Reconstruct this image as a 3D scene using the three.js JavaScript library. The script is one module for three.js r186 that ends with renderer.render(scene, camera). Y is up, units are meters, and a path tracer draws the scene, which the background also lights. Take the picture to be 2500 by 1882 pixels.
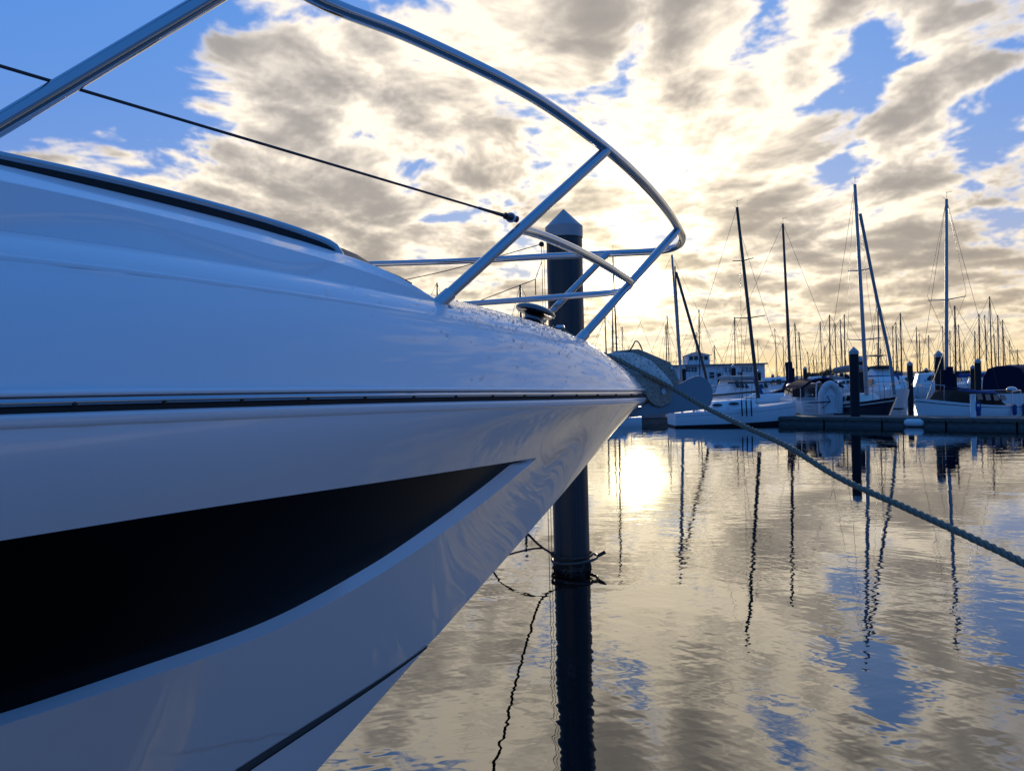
import * as THREE from 'three';
import { mergeGeometries } from 'three/addons/utils/BufferGeometryUtils.js';
import { RoundedBoxGeometry } from 'three/addons/geometries/RoundedBoxGeometry.js';
import { FontLoader } from 'three/addons/loaders/FontLoader.js';
import { TextGeometry } from 'three/addons/geometries/TextGeometry.js';

// ------------------------------------------------------------------ camera
const V = (x, y, z) => new THREE.Vector3(x, y, z);
const EYE = 2.0, FPX = 1770, ROLL = THREE.MathUtils.degToRad(1.4), CR = Math.cos(ROLL), SR = Math.sin(ROLL);
const scene = new THREE.Scene();
const camera = new THREE.PerspectiveCamera(THREE.MathUtils.radToDeg(2 * Math.atan(941 / FPX)), 1024 / 770, 0.05, 4000);
camera.position.set(0, EYE, 0);
camera.rotation.set(0, 0, -ROLL);
scene.add(camera);
const renderer = new THREE.WebGLRenderer({ antialias: true });
renderer.toneMapping = THREE.LinearToneMapping;
renderer.toneMappingExposure = 1.0;
renderer.shadowMap.enabled = true;

// photo pixel (of 2500 x 1882) at depth d -> a point; and back
function P(u, v, d) {
  const X = (u - 1250) / FPX, Y = (941 - v) / FPX;
  return V((X * CR + Y * SR) * d, EYE + (-X * SR + Y * CR) * d, -d);
}
function proj(p) {
  const d = -p.z, x = p.x / d, y = (p.y - EYE) / d;
  return [1250 + FPX * (x * CR - y * SR), 941 - FPX * (x * SR + y * CR), d];
}
const horizonAt = (u) => 941 - (u - 1250) * Math.tan(ROLL);
// the height at which a ray through (u,v) meets depth d; and a point at a given height
const atHeight = (u, y, d) => { const p = P(u, 941, d); return V(p.x + (y - p.y) * Math.tan(ROLL), y, -d); };

// ------------------------------------------------------------------ random + noise
function rng(seed) { let s = seed >>> 0; return () => { s = (s + 0x6d2b79f5) >>> 0; let t = s; t = Math.imul(t ^ (t >>> 15), t | 1); t ^= t + Math.imul(t ^ (t >>> 7), t | 61); return ((t ^ (t >>> 14)) >>> 0) / 4294967296; }; }
const perm = (() => { const r = rng(77), p = new Uint8Array(512), a = [...Array(256).keys()]; for (let i = 255; i > 0; i--) { const j = Math.floor(r() * (i + 1)); [a[i], a[j]] = [a[j], a[i]]; } for (let i = 0; i < 512; i++) p[i] = a[i & 255]; return p; })();
const GX = new Float32Array(256), GY = new Float32Array(256);
for (let i = 0; i < 256; i++) { GX[i] = Math.cos(i * 2.399963); GY[i] = Math.sin(i * 2.399963); }
function noise2(x, y) {
  const xi = Math.floor(x), yi = Math.floor(y), fx = x - xi, fy = y - yi, X = xi & 255, Y = yi & 255;
  const u = fx * fx * fx * (fx * (fx * 6 - 15) + 10), w = fy * fy * fy * (fy * (fy * 6 - 15) + 10);
  const a = perm[perm[X] + Y], b = perm[perm[X + 1] + Y], c = perm[perm[X] + Y + 1], d = perm[perm[X + 1] + Y + 1];
  const n0 = GX[a] * fx + GY[a] * fy, n1 = GX[b] * (fx - 1) + GY[b] * fy, n2 = GX[c] * fx + GY[c] * (fy - 1), n3 = GX[d] * (fx - 1) + GY[d] * (fy - 1);
  return (n0 + (n1 - n0) * u + (n2 + (n3 - n2) * u - n0 - (n1 - n0) * u) * w) * 1.5;
}
function fbm(x, y, oct, gain = 0.5) { let s = 0, a = 1, n = 0; for (let i = 0; i < oct; i++) { s += a * noise2(x, y); n += a; a *= gain; const t = x * 1.6 + y * 1.2 + 17.3; y = y * 1.6 - x * 1.2 - 9.1; x = t; } return s / n; }
function cells(x, y) { const xi = Math.floor(x), yi = Math.floor(y); let m = 9; for (let j = -1; j <= 1; j++) for (let i = -1; i <= 1; i++) { const h = perm[perm[(xi + i) & 255] + ((yi + j) & 255)], px = xi + i + (h & 15) / 15, py = yi + j + (perm[h] & 15) / 15, d = (px - x) * (px - x) + (py - y) * (py - y); if (d < m) m = d; } return 1 - Math.sqrt(m); }
const sm = (a, b, x) => { const t = Math.min(1, Math.max(0, (x - a) / (b - a))); return t * t * (3 - 2 * t); };
const lerp = (a, b, t) => a + (b - a) * t;

// ------------------------------------------------------------------ sky
const sunDir = P(1545, 697, 1).sub(V(0, EYE, 0)).normalize();
function makeSky() {
  const W = 4096, H = 2048, HH = H / 2, data = new Float32Array(W * H * 4);
  const dens = new Float32Array(W * HH), thick = new Float32Array(W * HH);
  // large cloud banks and clear gaps: [photo u, photo v, radius in degrees, weight]
  const banks = [
    [90, 60, 10, -1.1], [380, 40, 5, -0.7], [-500, 0, 16, -0.9], [60, 215, 5, -0.7], [300, 250, 3.0, -0.35],
    [120, 345, 4, 0.5], [650, 200, 6, 0.55], [900, 300, 8, 0.40], [560, 420, 6, 0.42], [900, 540, 8, 0.38], [1250, 60, 5, 0.5], [1350, 120, 4.5, 0.4],
    [1560, 60, 2.2, -0.75], [1480, 210, 2.4, -0.6], [1310, 250, 2.0, -0.4], [1750, 60, 6, 0.38], [1690, 120, 2, 0.4], [1640, 190, 2, 0.35], [1900, 170, 4, 0.4], [1830, 225, 2.0, -0.4], [2150, 70, 2.5, -0.25],
    [2000, 280, 2.6, -0.6], [2140, 235, 3, -0.6], [2440, 250, 4.5, -0.8], [2420, 60, 3, -0.45], [2290, 170, 2.8, 0.5], [2240, 50, 3, 0.2], [2000, 60, 2.5, 0.2], [2020, 180, 2, 0.4], [2120, 120, 1.8, -0.5], [1830, 60, 1.5, -0.4],
    [1560, 330, 7, 0.45], [1960, 320, 4.5, 0.5], [2270, 320, 6, 0.5], [2040, 415, 1.8, -0.85], [2200, 410, 2, -0.2], [2150, 560, 5.5, 0.62], [1850, 520, 6, 0.12], [1820, 680, 5, 0.4],
    [2400, 420, 4, 0.15], [2400, 650, 6, 0.15], [700, 620, 7, 0.25], [1330, 560, 2.5, -0.3], [1400, 450, 4, 0.1], [1000, 760, 8, 0.2], [1440, 760, 5, 0.3], [620, 355, 1.8, -0.4], [540, 380, 1.6, -0.4], [760, 330, 1.4, -0.3],
    [1250, 290, 1.6, -0.5], [1100, 120, 5, 0.3], [100, 420, 7, 0.5], [350, 500, 7, 0.45], [2090, 270, 2, -0.4], [2400, 300, 2.5, -0.3], [1720, 240, 2, -0.5], [1980, 120, 1.2, -0.3], [1400, 235, 1.6, -0.45], [1510, 150, 1.5, -0.45], [2230, 260, 1.6, -0.3], [2480, 130, 3, 0.3], [1440, 70, 3, 0.5], [1650, 30, 2, 0.4], [2250, 240, 2.5, 0.4], [2400, 480, 2, -0.5], [2470, 560, 2, -0.3], [1600, 350, 4, 0.3], [840, 460, 1.2, -0.4], [1000, 420, 1.3, -0.35],
  ].map(bank), greys = [[2150, 560, 5, 0.55], [1820, 690, 5, 0.35], [2350, 680, 6, 0.25], [880, 570, 7, 0.35], [620, 470, 4, 0.25], [1050, 330, 4, 0.2], [1640, 740, 3, 0.35], [1560, 400, 6, -0.25], [1250, 80, 5, -0.15], [640, 330, 4, -0.15], [1430, 680, 4, 0.15], [1300, 430, 3, 0.2], [2270, 340, 4, -0.1]].map(bank);
  function bank([u, v, r, w]) { const d = P(u, v, 1).sub(V(0, EYE, 0)).normalize(); return [d.x, d.y, d.z, Math.cos(THREE.MathUtils.degToRad(r * 2.4)), 1 / (2 * Math.pow(Math.sin(THREE.MathUtils.degToRad(r * 0.75)), 2)), w]; }
  for (let j = 0; j < HH; j++) {
    const el = ((j + 0.5) / HH) * Math.PI / 2, se = Math.sin(el), ce = Math.cos(el), q = 1 / (se + 0.15);
    for (let i = 0; i < W; i++) {
      const az = ((i + 0.5) / W - 0.5) * 2 * Math.PI, dx = Math.cos(az) * ce, dz = Math.sin(az) * ce;
      const px = dx * q, pz = dz * q, toSun = dx * sunDir.x + se * sunDir.y + dz * sunDir.z;
      // broken cloud ahead, thinning out to mostly clear sky away from the sun
      let cov = lerp(-0.80, -0.15, sm(-0.1, 0.8, toSun)) - 0.30 * sm(0.08, 0.02, se) - 0.55 * sm(0.52, 0.85, se);
      let heavy = 0; for (const b of greys) { const c = dx * b[0] + se * b[1] + dz * b[2]; if (c > b[3]) heavy += b[5] * Math.exp(-2 * (1 - c) * b[4]); }
      for (const b of banks) { const c = dx * b[0] + se * b[1] + dz * b[2]; if (c > b[3]) cov += 0.52 * b[5] * Math.exp(-2 * (1 - c) * b[4]); }
      const wx = noise2(px * 0.9 + 5.2, pz * 0.9) * 0.35 + noise2(px * 2.3, pz * 2.3 + 9) * 0.18 + noise2(px * 6, pz * 6 + 3) * 0.06, wz = noise2(px * 0.9 - 3.1, pz * 0.9 + 7.7) * 0.35 + noise2(px * 2.3 + 31, pz * 2.3) * 0.18 + noise2(px * 6 + 8, pz * 6) * 0.06;
      const sx = px * 3.3 + wx, sz = pz * 3.3 + wz;
      let n = 0.40 * fbm(sx * 0.8, sz * 0.8, 2, 0.5) + 0.50 * (cells(sx * 1.5 + wx, sz * 1.5 + wz) - 0.42) + 0.26 * (cells(sx * 3.6 + wz * 3, sz * 3.6 - wx * 3) - 0.42) + 0.28 * fbm(sx * 3.1 + 11, sz * 3.1, 3, 0.55);
      n += 0.20 * fbm(sx * 11 + wx * 6, sz * 11 + wz * 6, 5, 0.64);
      dens[j * W + i] = n + cov + 0.12; thick[j * W + i] = Math.max(0, 0.27 + 2.5 * n + 0.32 * Math.min(0.4, cov) + 0.8 * heavy);
    }
  }
  const sunAz = Math.atan2(sunDir.z, sunDir.x), sunEl = Math.asin(sunDir.y), DEG = Math.PI / 180;
  let k = W * HH * 4;
  const mean = [0, 0, 0];
  for (let j = 0; j < HH; j++) {
    const el = ((j + 0.5) / HH) * Math.PI / 2, se = Math.sin(el), ce = Math.cos(el);
    for (let i = 0; i < W; i++, k += 4) {
      const az = ((i + 0.5) / W - 0.5) * 2 * Math.PI, dx = Math.cos(az) * ce, dz = Math.sin(az) * ce;
      const toSun = Math.min(1, dx * sunDir.x + se * sunDir.y + dz * sunDir.z), ang = Math.acos(toSun) / DEG;
      // clear air: deep blue away from the sun, paler and warm low down on the sun's side
      const side = sm(-0.3, 1, toSun), near = Math.exp(-ang / 10), low = Math.exp(-se / 0.12), lowB = Math.exp(-se / 0.05);
      let r = lerp(0.042, 0.060, side), g = lerp(0.205, 0.262, side), b = lerp(0.63, 0.78, side);
      const veil = Math.exp(-ang / 26); r += 0.5 * near + 0.13 * veil; g += 0.42 * near + 0.12 * veil; b += 0.2 * near + 0.02 * veil;
      const wl = low * side; r = lerp(r, 1.05, wl); g = lerp(g, 0.87, wl); b = lerp(b, 0.52, wl);
      const wb = lowB * side * 0.8; r = lerp(r, 1.08, wb); g = lerp(g, 0.74, wb); b = lerp(b, 0.30, wb);
      const wf = low * (1 - side) * 0.4; r = lerp(r, 0.10, wf); g = lerp(g, 0.19, wf); b = lerp(b, 0.42, wf);
      // cloud
      const d0 = dens[j * W + i], a = sm(-0.12, 0.21, d0);
      if (a > 0) {
        let tau = thick[j * W + i] * sm(-0.05, 0.3, d0) * 1.5, sAz = sunAz - az, sEl = sunEl - el; const L = Math.hypot(sAz * ce, sEl) + 1e-4;
        for (const st of [0.7, 1.6]) {
          const f = Math.min(st * DEG, L) / L; let jj = Math.round((el + sEl * f) / (Math.PI / 2) * HH - 0.5), ii = Math.round(((az + sAz * f) / (2 * Math.PI) + 0.5) * W - 0.5);
          jj = Math.min(HH - 1, Math.max(0, jj)); ii = ((ii % W) + W) % W; tau += thick[jj * W + ii] * 0.45;
        }
        const T = Math.exp(-1.0 * Math.max(0, tau - 0.80)), warm = Math.max(Math.exp(-se / 0.17), 0.75 * Math.exp(-ang / 16)) * side, glow = 1.04 + 0.9 * Math.exp(-ang / 7) + 0.25 * Math.exp(-ang / 22);
        let br = lerp(1.08, 1.16, warm), bg = lerp(0.97, 0.92, warm), bb = lerp(0.83, 0.54, warm);
        const core = 1.18 - 0.34 * sm(1.2, 3.2, tau); let gr = core * lerp(0.42, 0.50, warm), gg = core * lerp(0.405, 0.385, warm), gb = core * lerp(0.41, 0.255, warm);
        if (side < 0.6) { const f = 1 - side / 0.6; br = lerp(br, 0.62, f); bg = lerp(bg, 0.58, f); bb = lerp(bb, 0.62, f); gr = lerp(gr, 0.3, f); gg = lerp(gg, 0.33, f); gb = lerp(gb, 0.42, f); }
        const cr = lerp(gr, br * glow, T), cg = lerp(gg, bg * glow, T), cb = lerp(gb, bb * glow, T);
        r = lerp(r, cr, a); g = lerp(g, cg, a); b = lerp(b, cb, a);
      }
      // the glare of the sun through thin cloud
      const hot = 16 * Math.exp(-Math.pow(ang / 1.35, 2)) + 0.8 * Math.exp(-ang / 2.6);
      r += hot; g += hot * 0.86; b += hot * 0.5;
      data[k] = r; data[k + 1] = g; data[k + 2] = b; data[k + 3] = 1; if (j < 40) { mean[0] += r; mean[1] += g; mean[2] += b; }
    }
  }
  for (let q = 0; q < W * HH * 4; q += 4) { data[q] = 0.12; data[q + 1] = 0.13; data[q + 2] = 0.15; data[q + 3] = 1; }
  const t = new THREE.DataTexture(data, W, H, THREE.RGBAFormat, THREE.FloatType);
  t.mapping = THREE.EquirectangularReflectionMapping; t.magFilter = t.minFilter = THREE.LinearFilter; t.colorSpace = THREE.LinearSRGBColorSpace; t.needsUpdate = true;
  return t;
}
const sky = makeSky();
scene.background = sky; scene.environment = sky; scene.backgroundIntensity = 1; scene.environmentIntensity = 1;

// ------------------------------------------------------------------ sun
const sun = new THREE.DirectionalLight(new THREE.Color().setRGB(1.0, 0.84, 0.62), 3.2);
sun.position.copy(sunDir).multiplyScalar(120); sun.castShadow = true; sun.shadow.radius = 2; sun.shadow.mapSize.set(4096, 4096);
Object.assign(sun.shadow.camera, { left: -50, right: 50, top: 30, bottom: -30, near: 1, far: 320 });
scene.add(sun, sun.target);

// ------------------------------------------------------------------ textures
function dataTex(w, h, f, srgb = false) {
  const a = new Uint8Array(w * h * 4);
  for (let j = 0; j < h; j++) for (let i = 0; i < w; i++) { const c = f(i / w, j / h), k = (j * w + i) * 4; a[k] = c[0] * 255; a[k + 1] = c[1] * 255; a[k + 2] = c[2] * 255; a[k + 3] = 255; }
  const t = new THREE.DataTexture(a, w, h); t.wrapS = t.wrapT = THREE.RepeatWrapping; t.magFilter = THREE.LinearFilter; t.minFilter = THREE.LinearMipmapLinearFilter; t.generateMipmaps = true; if (srgb) t.colorSpace = THREE.SRGBColorSpace; t.needsUpdate = true; return t;
}
const clamp01 = (x) => Math.min(1, Math.max(0, x));
// periodic ripple field for the water: waves whose numbers fit the tile, as a normal map
function rippleNormals(N, tile, bands, seed) {
  const r = rng(seed), sx = new Float32Array(N * N), sy = new Float32Array(N * N), patch = new Float32Array(N * N);
  for (let j = 0; j < N; j++) for (let i = 0; i < N; i++) { const a = i / N * 2 * Math.PI, b = j / N * 2 * Math.PI; patch[j * N + i] = 0.62 + 0.38 * (Math.sin(a + 2 * Math.sin(b)) * Math.cos(2 * b + 1.3 * Math.cos(a)) + 0.4 * Math.sin(3 * a + 2 * b)); }
  const tab = new Float32Array(4096); for (let i = 0; i < 4096; i++) tab[i] = Math.cos(i / 4096 * 2 * Math.PI);
  for (const [lo, hi, count, slope, spread] of bands) for (let n = 0; n < count; n++) {
    const len = lo * Math.pow(hi / lo, r()), th = 1.25 + (r() - 0.5) * spread, kx = Math.round(Math.cos(th) * tile / len), ky = Math.round(Math.sin(th) * tile / len);
    const K = Math.hypot(kx, ky); if (!K) continue; const ph = Math.floor(r() * 4096), a = slope * Math.sqrt(2 / count), ax = a * kx / K, ay = a * ky / K, stepI = kx * 4096 / N;
    for (let j = 0; j < N; j++) { let p = ph + ky * j * 4096 / N; for (let i = 0; i < N; i++, p += stepI) { const c = tab[((p | 0) % 4096 + 4096) & 4095]; sx[j * N + i] += ax * c; sy[j * N + i] += ay * c; } }
  }
  const a = new Float32Array(N * N * 4);
  for (let k = 0; k < N * N; k++) { const x = -sx[k] * patch[k], y = -sy[k] * patch[k], l = 1 / Math.hypot(x, y, 1); a[4 * k] = 0.5 + 0.5 * x * l; a[4 * k + 1] = 0.5 + 0.5 * y * l; a[4 * k + 2] = 0.5 + 0.5 * l; a[4 * k + 3] = 1; }
  const t = new THREE.DataTexture(a, N, N, THREE.RGBAFormat, THREE.FloatType); t.wrapS = t.wrapT = THREE.RepeatWrapping; t.magFilter = THREE.LinearFilter; t.needsUpdate = true; return t;
}
const tNoise = dataTex(256, 256, (u, v) => { const a = 2 * Math.PI; const n = 0.5 + 0.5 * fbm(Math.cos(u * a) * 3 + Math.cos(v * a) * 3.1, Math.sin(u * a) * 3 + Math.sin(v * a) * 3.3, 5, 0.6); return [n, n, n]; });
const stain = (c0, c1, c2, f, lo, hi) => dataTex(512, 512, (u, v) => { const n = fbm(u * f, v * f, 6, 0.62), m = fbm(u * f * 3 + 50, v * f * 3, 5, 0.6), a = sm(lo, hi, n), b = sm(0.02, 0.4, m) * 0.7; return [0, 1, 2].map((i) => clamp01(lerp(lerp(c0[i], c1[i], a), c2[i], b))); }, true);

// ------------------------------------------------------------------ materials
const lin = (r, g, b) => new THREE.Color().setRGB(r, g, b);
const std = (c, roughness = 0.6, o = {}) => new THREE.MeshStandardMaterial({ color: c, roughness, ...o });
const phy = (c, roughness, o = {}) => new THREE.MeshPhysicalMaterial({ color: c, roughness, ...o });
const M = {
  gelcoat: phy(lin(0.72, 0.74, 0.76), 0.30, { clearcoat: 1, clearcoatRoughness: 0.03 }),
  hullcoat: phy(lin(0.72, 0.74, 0.76), 0.25, { clearcoat: 1, clearcoatRoughness: 0.015 }),
  deckcoat: phy(lin(0.72, 0.74, 0.76), 0.26, { clearcoat: 1, clearcoatRoughness: 0.06 }),
  steel: std(lin(0.44, 0.46, 0.49), 0.07, { metalness: 1 }),
  darkChrome: std(lin(0.16, 0.165, 0.175), 0.12, { metalness: 1 }),
  steelDull: std(lin(0.50, 0.52, 0.54), 0.28, { metalness: 1 }),
  black: std(lin(0.006, 0.006, 0.007), 0.55),
  rubber: std(lin(0.010, 0.010, 0.011), 0.7),
  tint: phy(lin(0.0015, 0.0015, 0.002), 0.30, { specularIntensity: 0.12 }),
  stripe: std(lin(0.004, 0.004, 0.005), 0.4),
  wire: std(lin(0.05, 0.05, 0.055), 0.4, { metalness: 0.6 }),
  rope: std(lin(0.20, 0.185, 0.14), 0.95),
  ropeDark: std(lin(0.035, 0.033, 0.03), 0.95),
  pileDark: phy(lin(0.016, 0.023, 0.030), 0.75, { specularIntensity: 0.25 }),
  pileSleeve: std(lin(1, 1, 1), 0.5, { map: dataTex(512, 512, (u, v) => { const st = fbm(u * 34, v * 2.2, 4, 0.6), bl = fbm(u * 9 + 30, v * 9, 5, 0.6), k = 0.75 + 0.5 * st + 0.5 * sm(0.15, 0.5, bl), sp = sm(0.50, 0.60, fbm(u * 46, v * 13, 3, 0.6)) * sm(0.1, 0.4, fbm(u * 5 + 7, v * 2, 2)); return [lerp(0.17 * k, 0.5, sp), lerp(0.205 * k, 0.52, sp), lerp(0.24 * k, 0.5, sp)].map(clamp01); }, true), bumpMap: tNoise, bumpScale: 0.004 }),
  weed: std(lin(0.012, 0.014, 0.012), 0.9),
  cap: std(lin(0.30, 0.32, 0.34), 0.5),
  galv: std(lin(1, 1, 1), 0.6, { map: stain([0.78, 0.83, 0.82], [0.88, 0.91, 0.89], [0.50, 0.50, 0.42], 7, -0.1, 0.35), metalness: 0.15 }),
  cheek: std(lin(1, 1, 1), 0.55, { map: stain([0.54, 0.55, 0.52], [0.68, 0.66, 0.58], [0.34, 0.33, 0.30], 9, 0.05, 0.5), metalness: 0.1 }),
  fluke: std(lin(0.15, 0.175, 0.20), 0.42, { metalness: 0.3, bumpMap: tNoise, bumpScale: 0.001 }),
  white: phy(lin(0.70, 0.71, 0.72), 0.5),
  cream: phy(lin(0.62, 0.60, 0.54), 0.4),
  offwhite: std(lin(0.55, 0.57, 0.58), 0.55),
  navy: phy(lin(0.008, 0.014, 0.035), 0.85, { specularIntensity: 0.15 }),
  navyHull: phy(lin(0.010, 0.014, 0.028), 0.3, { clearcoat: 0.6 }),
  blueCanvas: phy(lin(0.02, 0.07, 0.22), 0.85, { specularIntensity: 0.15 }),
  greyCanvas: phy(lin(0.22, 0.23, 0.24), 0.9, { specularIntensity: 0.15 }),
  brownCanvas: phy(lin(0.05, 0.032, 0.026), 0.85, { specularIntensity: 0.15 }),
  redPaint: std(lin(0.10, 0.018, 0.018), 0.6),
  antifoul: std(lin(0.006, 0.006, 0.008), 0.6),
  glass: phy(lin(0.012, 0.016, 0.02), 0.08),
  alloy: std(lin(0.30, 0.31, 0.33), 0.4, { metalness: 0.7 }),
  alloyDark: std(lin(0.06, 0.055, 0.05), 0.5, { metalness: 0.3 }),
  wood: std(lin(0.12, 0.06, 0.03), 0.6),
  concrete: std(lin(1, 1, 1), 0.9, { map: stain([0.33, 0.34, 0.34], [0.42, 0.42, 0.41], [0.26, 0.27, 0.27], 6, -0.1, 0.4) }),
  quay: std(lin(0.32, 0.31, 0.29), 0.9),
  timber: std(lin(0.10, 0.085, 0.07), 0.85),
  fender: std(lin(0.62, 0.64, 0.64), 0.5),
  tubeGrey: std(lin(0.52, 0.54, 0.55), 0.55),
  leaf: std(lin(0.035, 0.05, 0.022), 0.9),
  bark: std(lin(0.05, 0.04, 0.03), 0.95),
  land: std(lin(0.05, 0.055, 0.04), 1),
  hill: std(lin(0.10, 0.11, 0.12), 1),
  roofGrey: std(lin(0.22, 0.22, 0.23), 0.7),
  drop: phy(lin(1, 1, 1), 0.0, { transmission: 1, ior: 1.33, thickness: 0.003 }),
};
for (const k of ['gelcoat', 'hullcoat', 'deckcoat']) { M[k].bumpMap = tNoise; M[k].bumpScale = 0.00022; }

// ------------------------------------------------------------------ object helpers
const taken = new Map(), bases = new WeakMap();
function numbered(n) { const k = taken.get(n) || 0; taken.set(n, k + 1); return k ? `${n}_${String(k).padStart(3, '0')}` : n; }
function setUp(m) { m.castShadow = m.receiveShadow = true; return m; }
function thing(name, label, category, base = V(0, 0, 0), group) {
  const o = new THREE.Group(); o.name = numbered(name); o.position.copy(base); o.userData = { label, category }; if (group) o.userData.group = group;
  bases.set(o, base.clone()); scene.add(o); return o;
}
function obj(name, geo, mat, parent, label) {                     // geometry in world coordinates
  const g = Array.isArray(geo) ? merged(geo) : geo, b = bases.get(parent);
  if (b.x || b.y || b.z) g.translate(-b.x, -b.y, -b.z);
  const m = setUp(new THREE.Mesh(g, mat)); m.name = name; if (label) m.userData.label = label; bases.set(m, b); parent.add(m); return m;
}
function single(name, label, category, geo, mat, base, group) {     // a thing that is one mesh
  const g = Array.isArray(geo) ? merged(geo) : geo; g.translate(-base.x, -base.y, -base.z);
  const m = setUp(new THREE.Mesh(g, mat)); m.name = numbered(name); m.position.copy(base); m.userData = { label, category }; if (group) m.userData.group = group; scene.add(m); return m;
}
function structure(name, geo, mat) { const m = setUp(new THREE.Mesh(Array.isArray(geo) ? merged(geo) : geo, mat)); m.name = numbered(name); m.userData = { kind: 'structure' }; scene.add(m); bases.set(m, V(0, 0, 0)); return m; }
function merged(list) { return mergeGeometries(list.map((g) => { const q = g.index ? g.toNonIndexed() : g; for (const k of Object.keys(q.attributes)) if (!['position', 'normal', 'uv'].includes(k)) q.deleteAttribute(k); if (!q.attributes.uv) q.setAttribute('uv', new THREE.BufferAttribute(new Float32Array(q.attributes.position.count * 2), 2)); return q; })); }
function grid(nu, nv, f, flip = false) {                            // f(i/nu, j/nv) -> Vector3, uv in metres along the surface
  const pos = [], uv = [], idx = [], rowLen = [], pts = [];
  for (let i = 0; i <= nu; i++) { pts[i] = []; for (let j = 0; j <= nv; j++) { const p = f(i / nu, j / nv); pts[i][j] = p; pos.push(p.x, p.y, p.z); } }
  for (let i = 0; i <= nu; i++) { let l = 0; rowLen[i] = i ? rowLen[i - 1] + pts[i][0].distanceTo(pts[i - 1][0]) : 0; for (let j = 0; j <= nv; j++) { if (j) l += pts[i][j].distanceTo(pts[i][j - 1]); uv.push(rowLen[i], l); } }
  for (let i = 0; i < nu; i++) for (let j = 0; j < nv; j++) { const a = i * (nv + 1) + j, b = a + nv + 1; if (flip) idx.push(a, a + 1, b, b, a + 1, b + 1); else idx.push(a, b, a + 1, b, b + 1, a + 1); }
  const g = new THREE.BufferGeometry(); g.setAttribute('position', new THREE.Float32BufferAttribute(pos, 3)); g.setAttribute('uv', new THREE.Float32BufferAttribute(uv, 2)); g.setIndex(idx); g.computeVertexNormals(); return g;
}
function tube(points, r, rad = 10, seg, closed = false) { const c = points.length === 2 ? new THREE.LineCurve3(points[0], points[1]) : new THREE.CatmullRomCurve3(points, closed, 'centripetal'); return new THREE.TubeGeometry(c, seg || (points.length === 2 ? 1 : points.length * 8), r, rad, closed); }
const UPV = V(0, 1, 0);
function rod(a, b, r0, r1 = r0, rad = 8) { const d = b.clone().sub(a), g = new THREE.CylinderGeometry(r1, r0, d.length(), rad, 1); g.applyQuaternion(new THREE.Quaternion().setFromUnitVectors(UPV, d.clone().normalize())); g.translate((a.x + b.x) / 2, (a.y + b.y) / 2, (a.z + b.z) / 2); return g; }
function rope3(points, R, lay, rad = 6) {                           // three-strand laid rope along a curve
  const c = new THREE.CatmullRomCurve3(points, false, 'centripetal'), L = c.getLength(), n = Math.ceil(L / lay * 10), fr = c.computeFrenetFrames(n, false), out = [];
  for (let s = 0; s < 3; s++) { const pts = []; for (let i = 0; i <= n; i++) { const a = i / n * L / lay * 2 * Math.PI + s * 2.0944, p = c.getPointAt(i / n); p.addScaledVector(fr.normals[i], Math.cos(a) * R * 0.52).addScaledVector(fr.binormals[i], Math.sin(a) * R * 0.52); pts.push(p); } out.push(new THREE.TubeGeometry(new THREE.CatmullRomCurve3(pts), n, R * 0.53, rad)); }
  return out;
}
function box(cx, cy, cz, w, h, d, turn = 0, r = 0.01) { const g = new RoundedBoxGeometry(w, h, d, 1, Math.min(r, w / 3, h / 3, d / 3)); g.rotateY(turn); g.translate(cx, cy, cz); return g; }
function table(rows) { return (t) => { if (t <= rows[0][0]) { const [a, b] = rows; return a[1] + (b[1] - a[1]) / (b[0] - a[0]) * (t - a[0]); } for (let i = 0; i < rows.length - 1; i++) if (t <= rows[i + 1][0]) { // monotone cubic
      const s = (k) => { const k0 = Math.max(0, Math.min(rows.length - 2, k)); return (rows[k0 + 1][1] - rows[k0][1]) / (rows[k0 + 1][0] - rows[k0][0]); };
      const tan = (k) => { if (k === 0) return s(0); if (k === rows.length - 1) return s(k - 1); const a = s(k - 1), b = s(k); return a * b <= 0 ? 0 : 2 * a * b / (a + b); };
      const h = rows[i + 1][0] - rows[i][0], x = (t - rows[i][0]) / h, m0 = tan(i) * h, m1 = tan(i + 1) * h, y0 = rows[i][1], y1 = rows[i + 1][1];
      return (2 * x ** 3 - 3 * x * x + 1) * y0 + (x ** 3 - 2 * x * x + x) * m0 + (-2 * x ** 3 + 3 * x * x) * y1 + (x ** 3 - x * x) * m1; }
    const n = rows.length, a = rows[n - 2], b = rows[n - 1]; return b[1] + (b[1] - a[1]) / (b[0] - a[0]) * (t - b[0]); }; }
const polyline = (pts) => (u) => { let i = 0; while (i < pts.length - 2 && u > pts[i + 1][0]) i++; const [a, b] = [pts[i], pts[i + 1]]; return a[1] + (b[1] - a[1]) * (u - a[0]) / (b[0] - a[0]); };

// ------------------------------------------------------------------ water
{
  const R = 1500, g = new THREE.PlaneGeometry(2 * R, 2 * R, 1, 1); g.rotateX(-Math.PI / 2);
  const uv = g.attributes.uv, ps = g.attributes.position; for (let i = 0; i < uv.count; i++) uv.setXY(i, ps.getX(i) / 11, -ps.getZ(i) / 11);
  const normalMap = rippleNormals(1536, 11, [[0.05, 0.15, 40, 0.0055, 1.8], [0.15, 0.5, 34, 0.0055, 1.4], [0.5, 1.4, 16, 0.004, 1.8]], 5);
  const m = phy(lin(0.21, 0.212, 0.208), 0.015, { metalness: 1, normalMap });
  structure('water', g, m);
}

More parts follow.
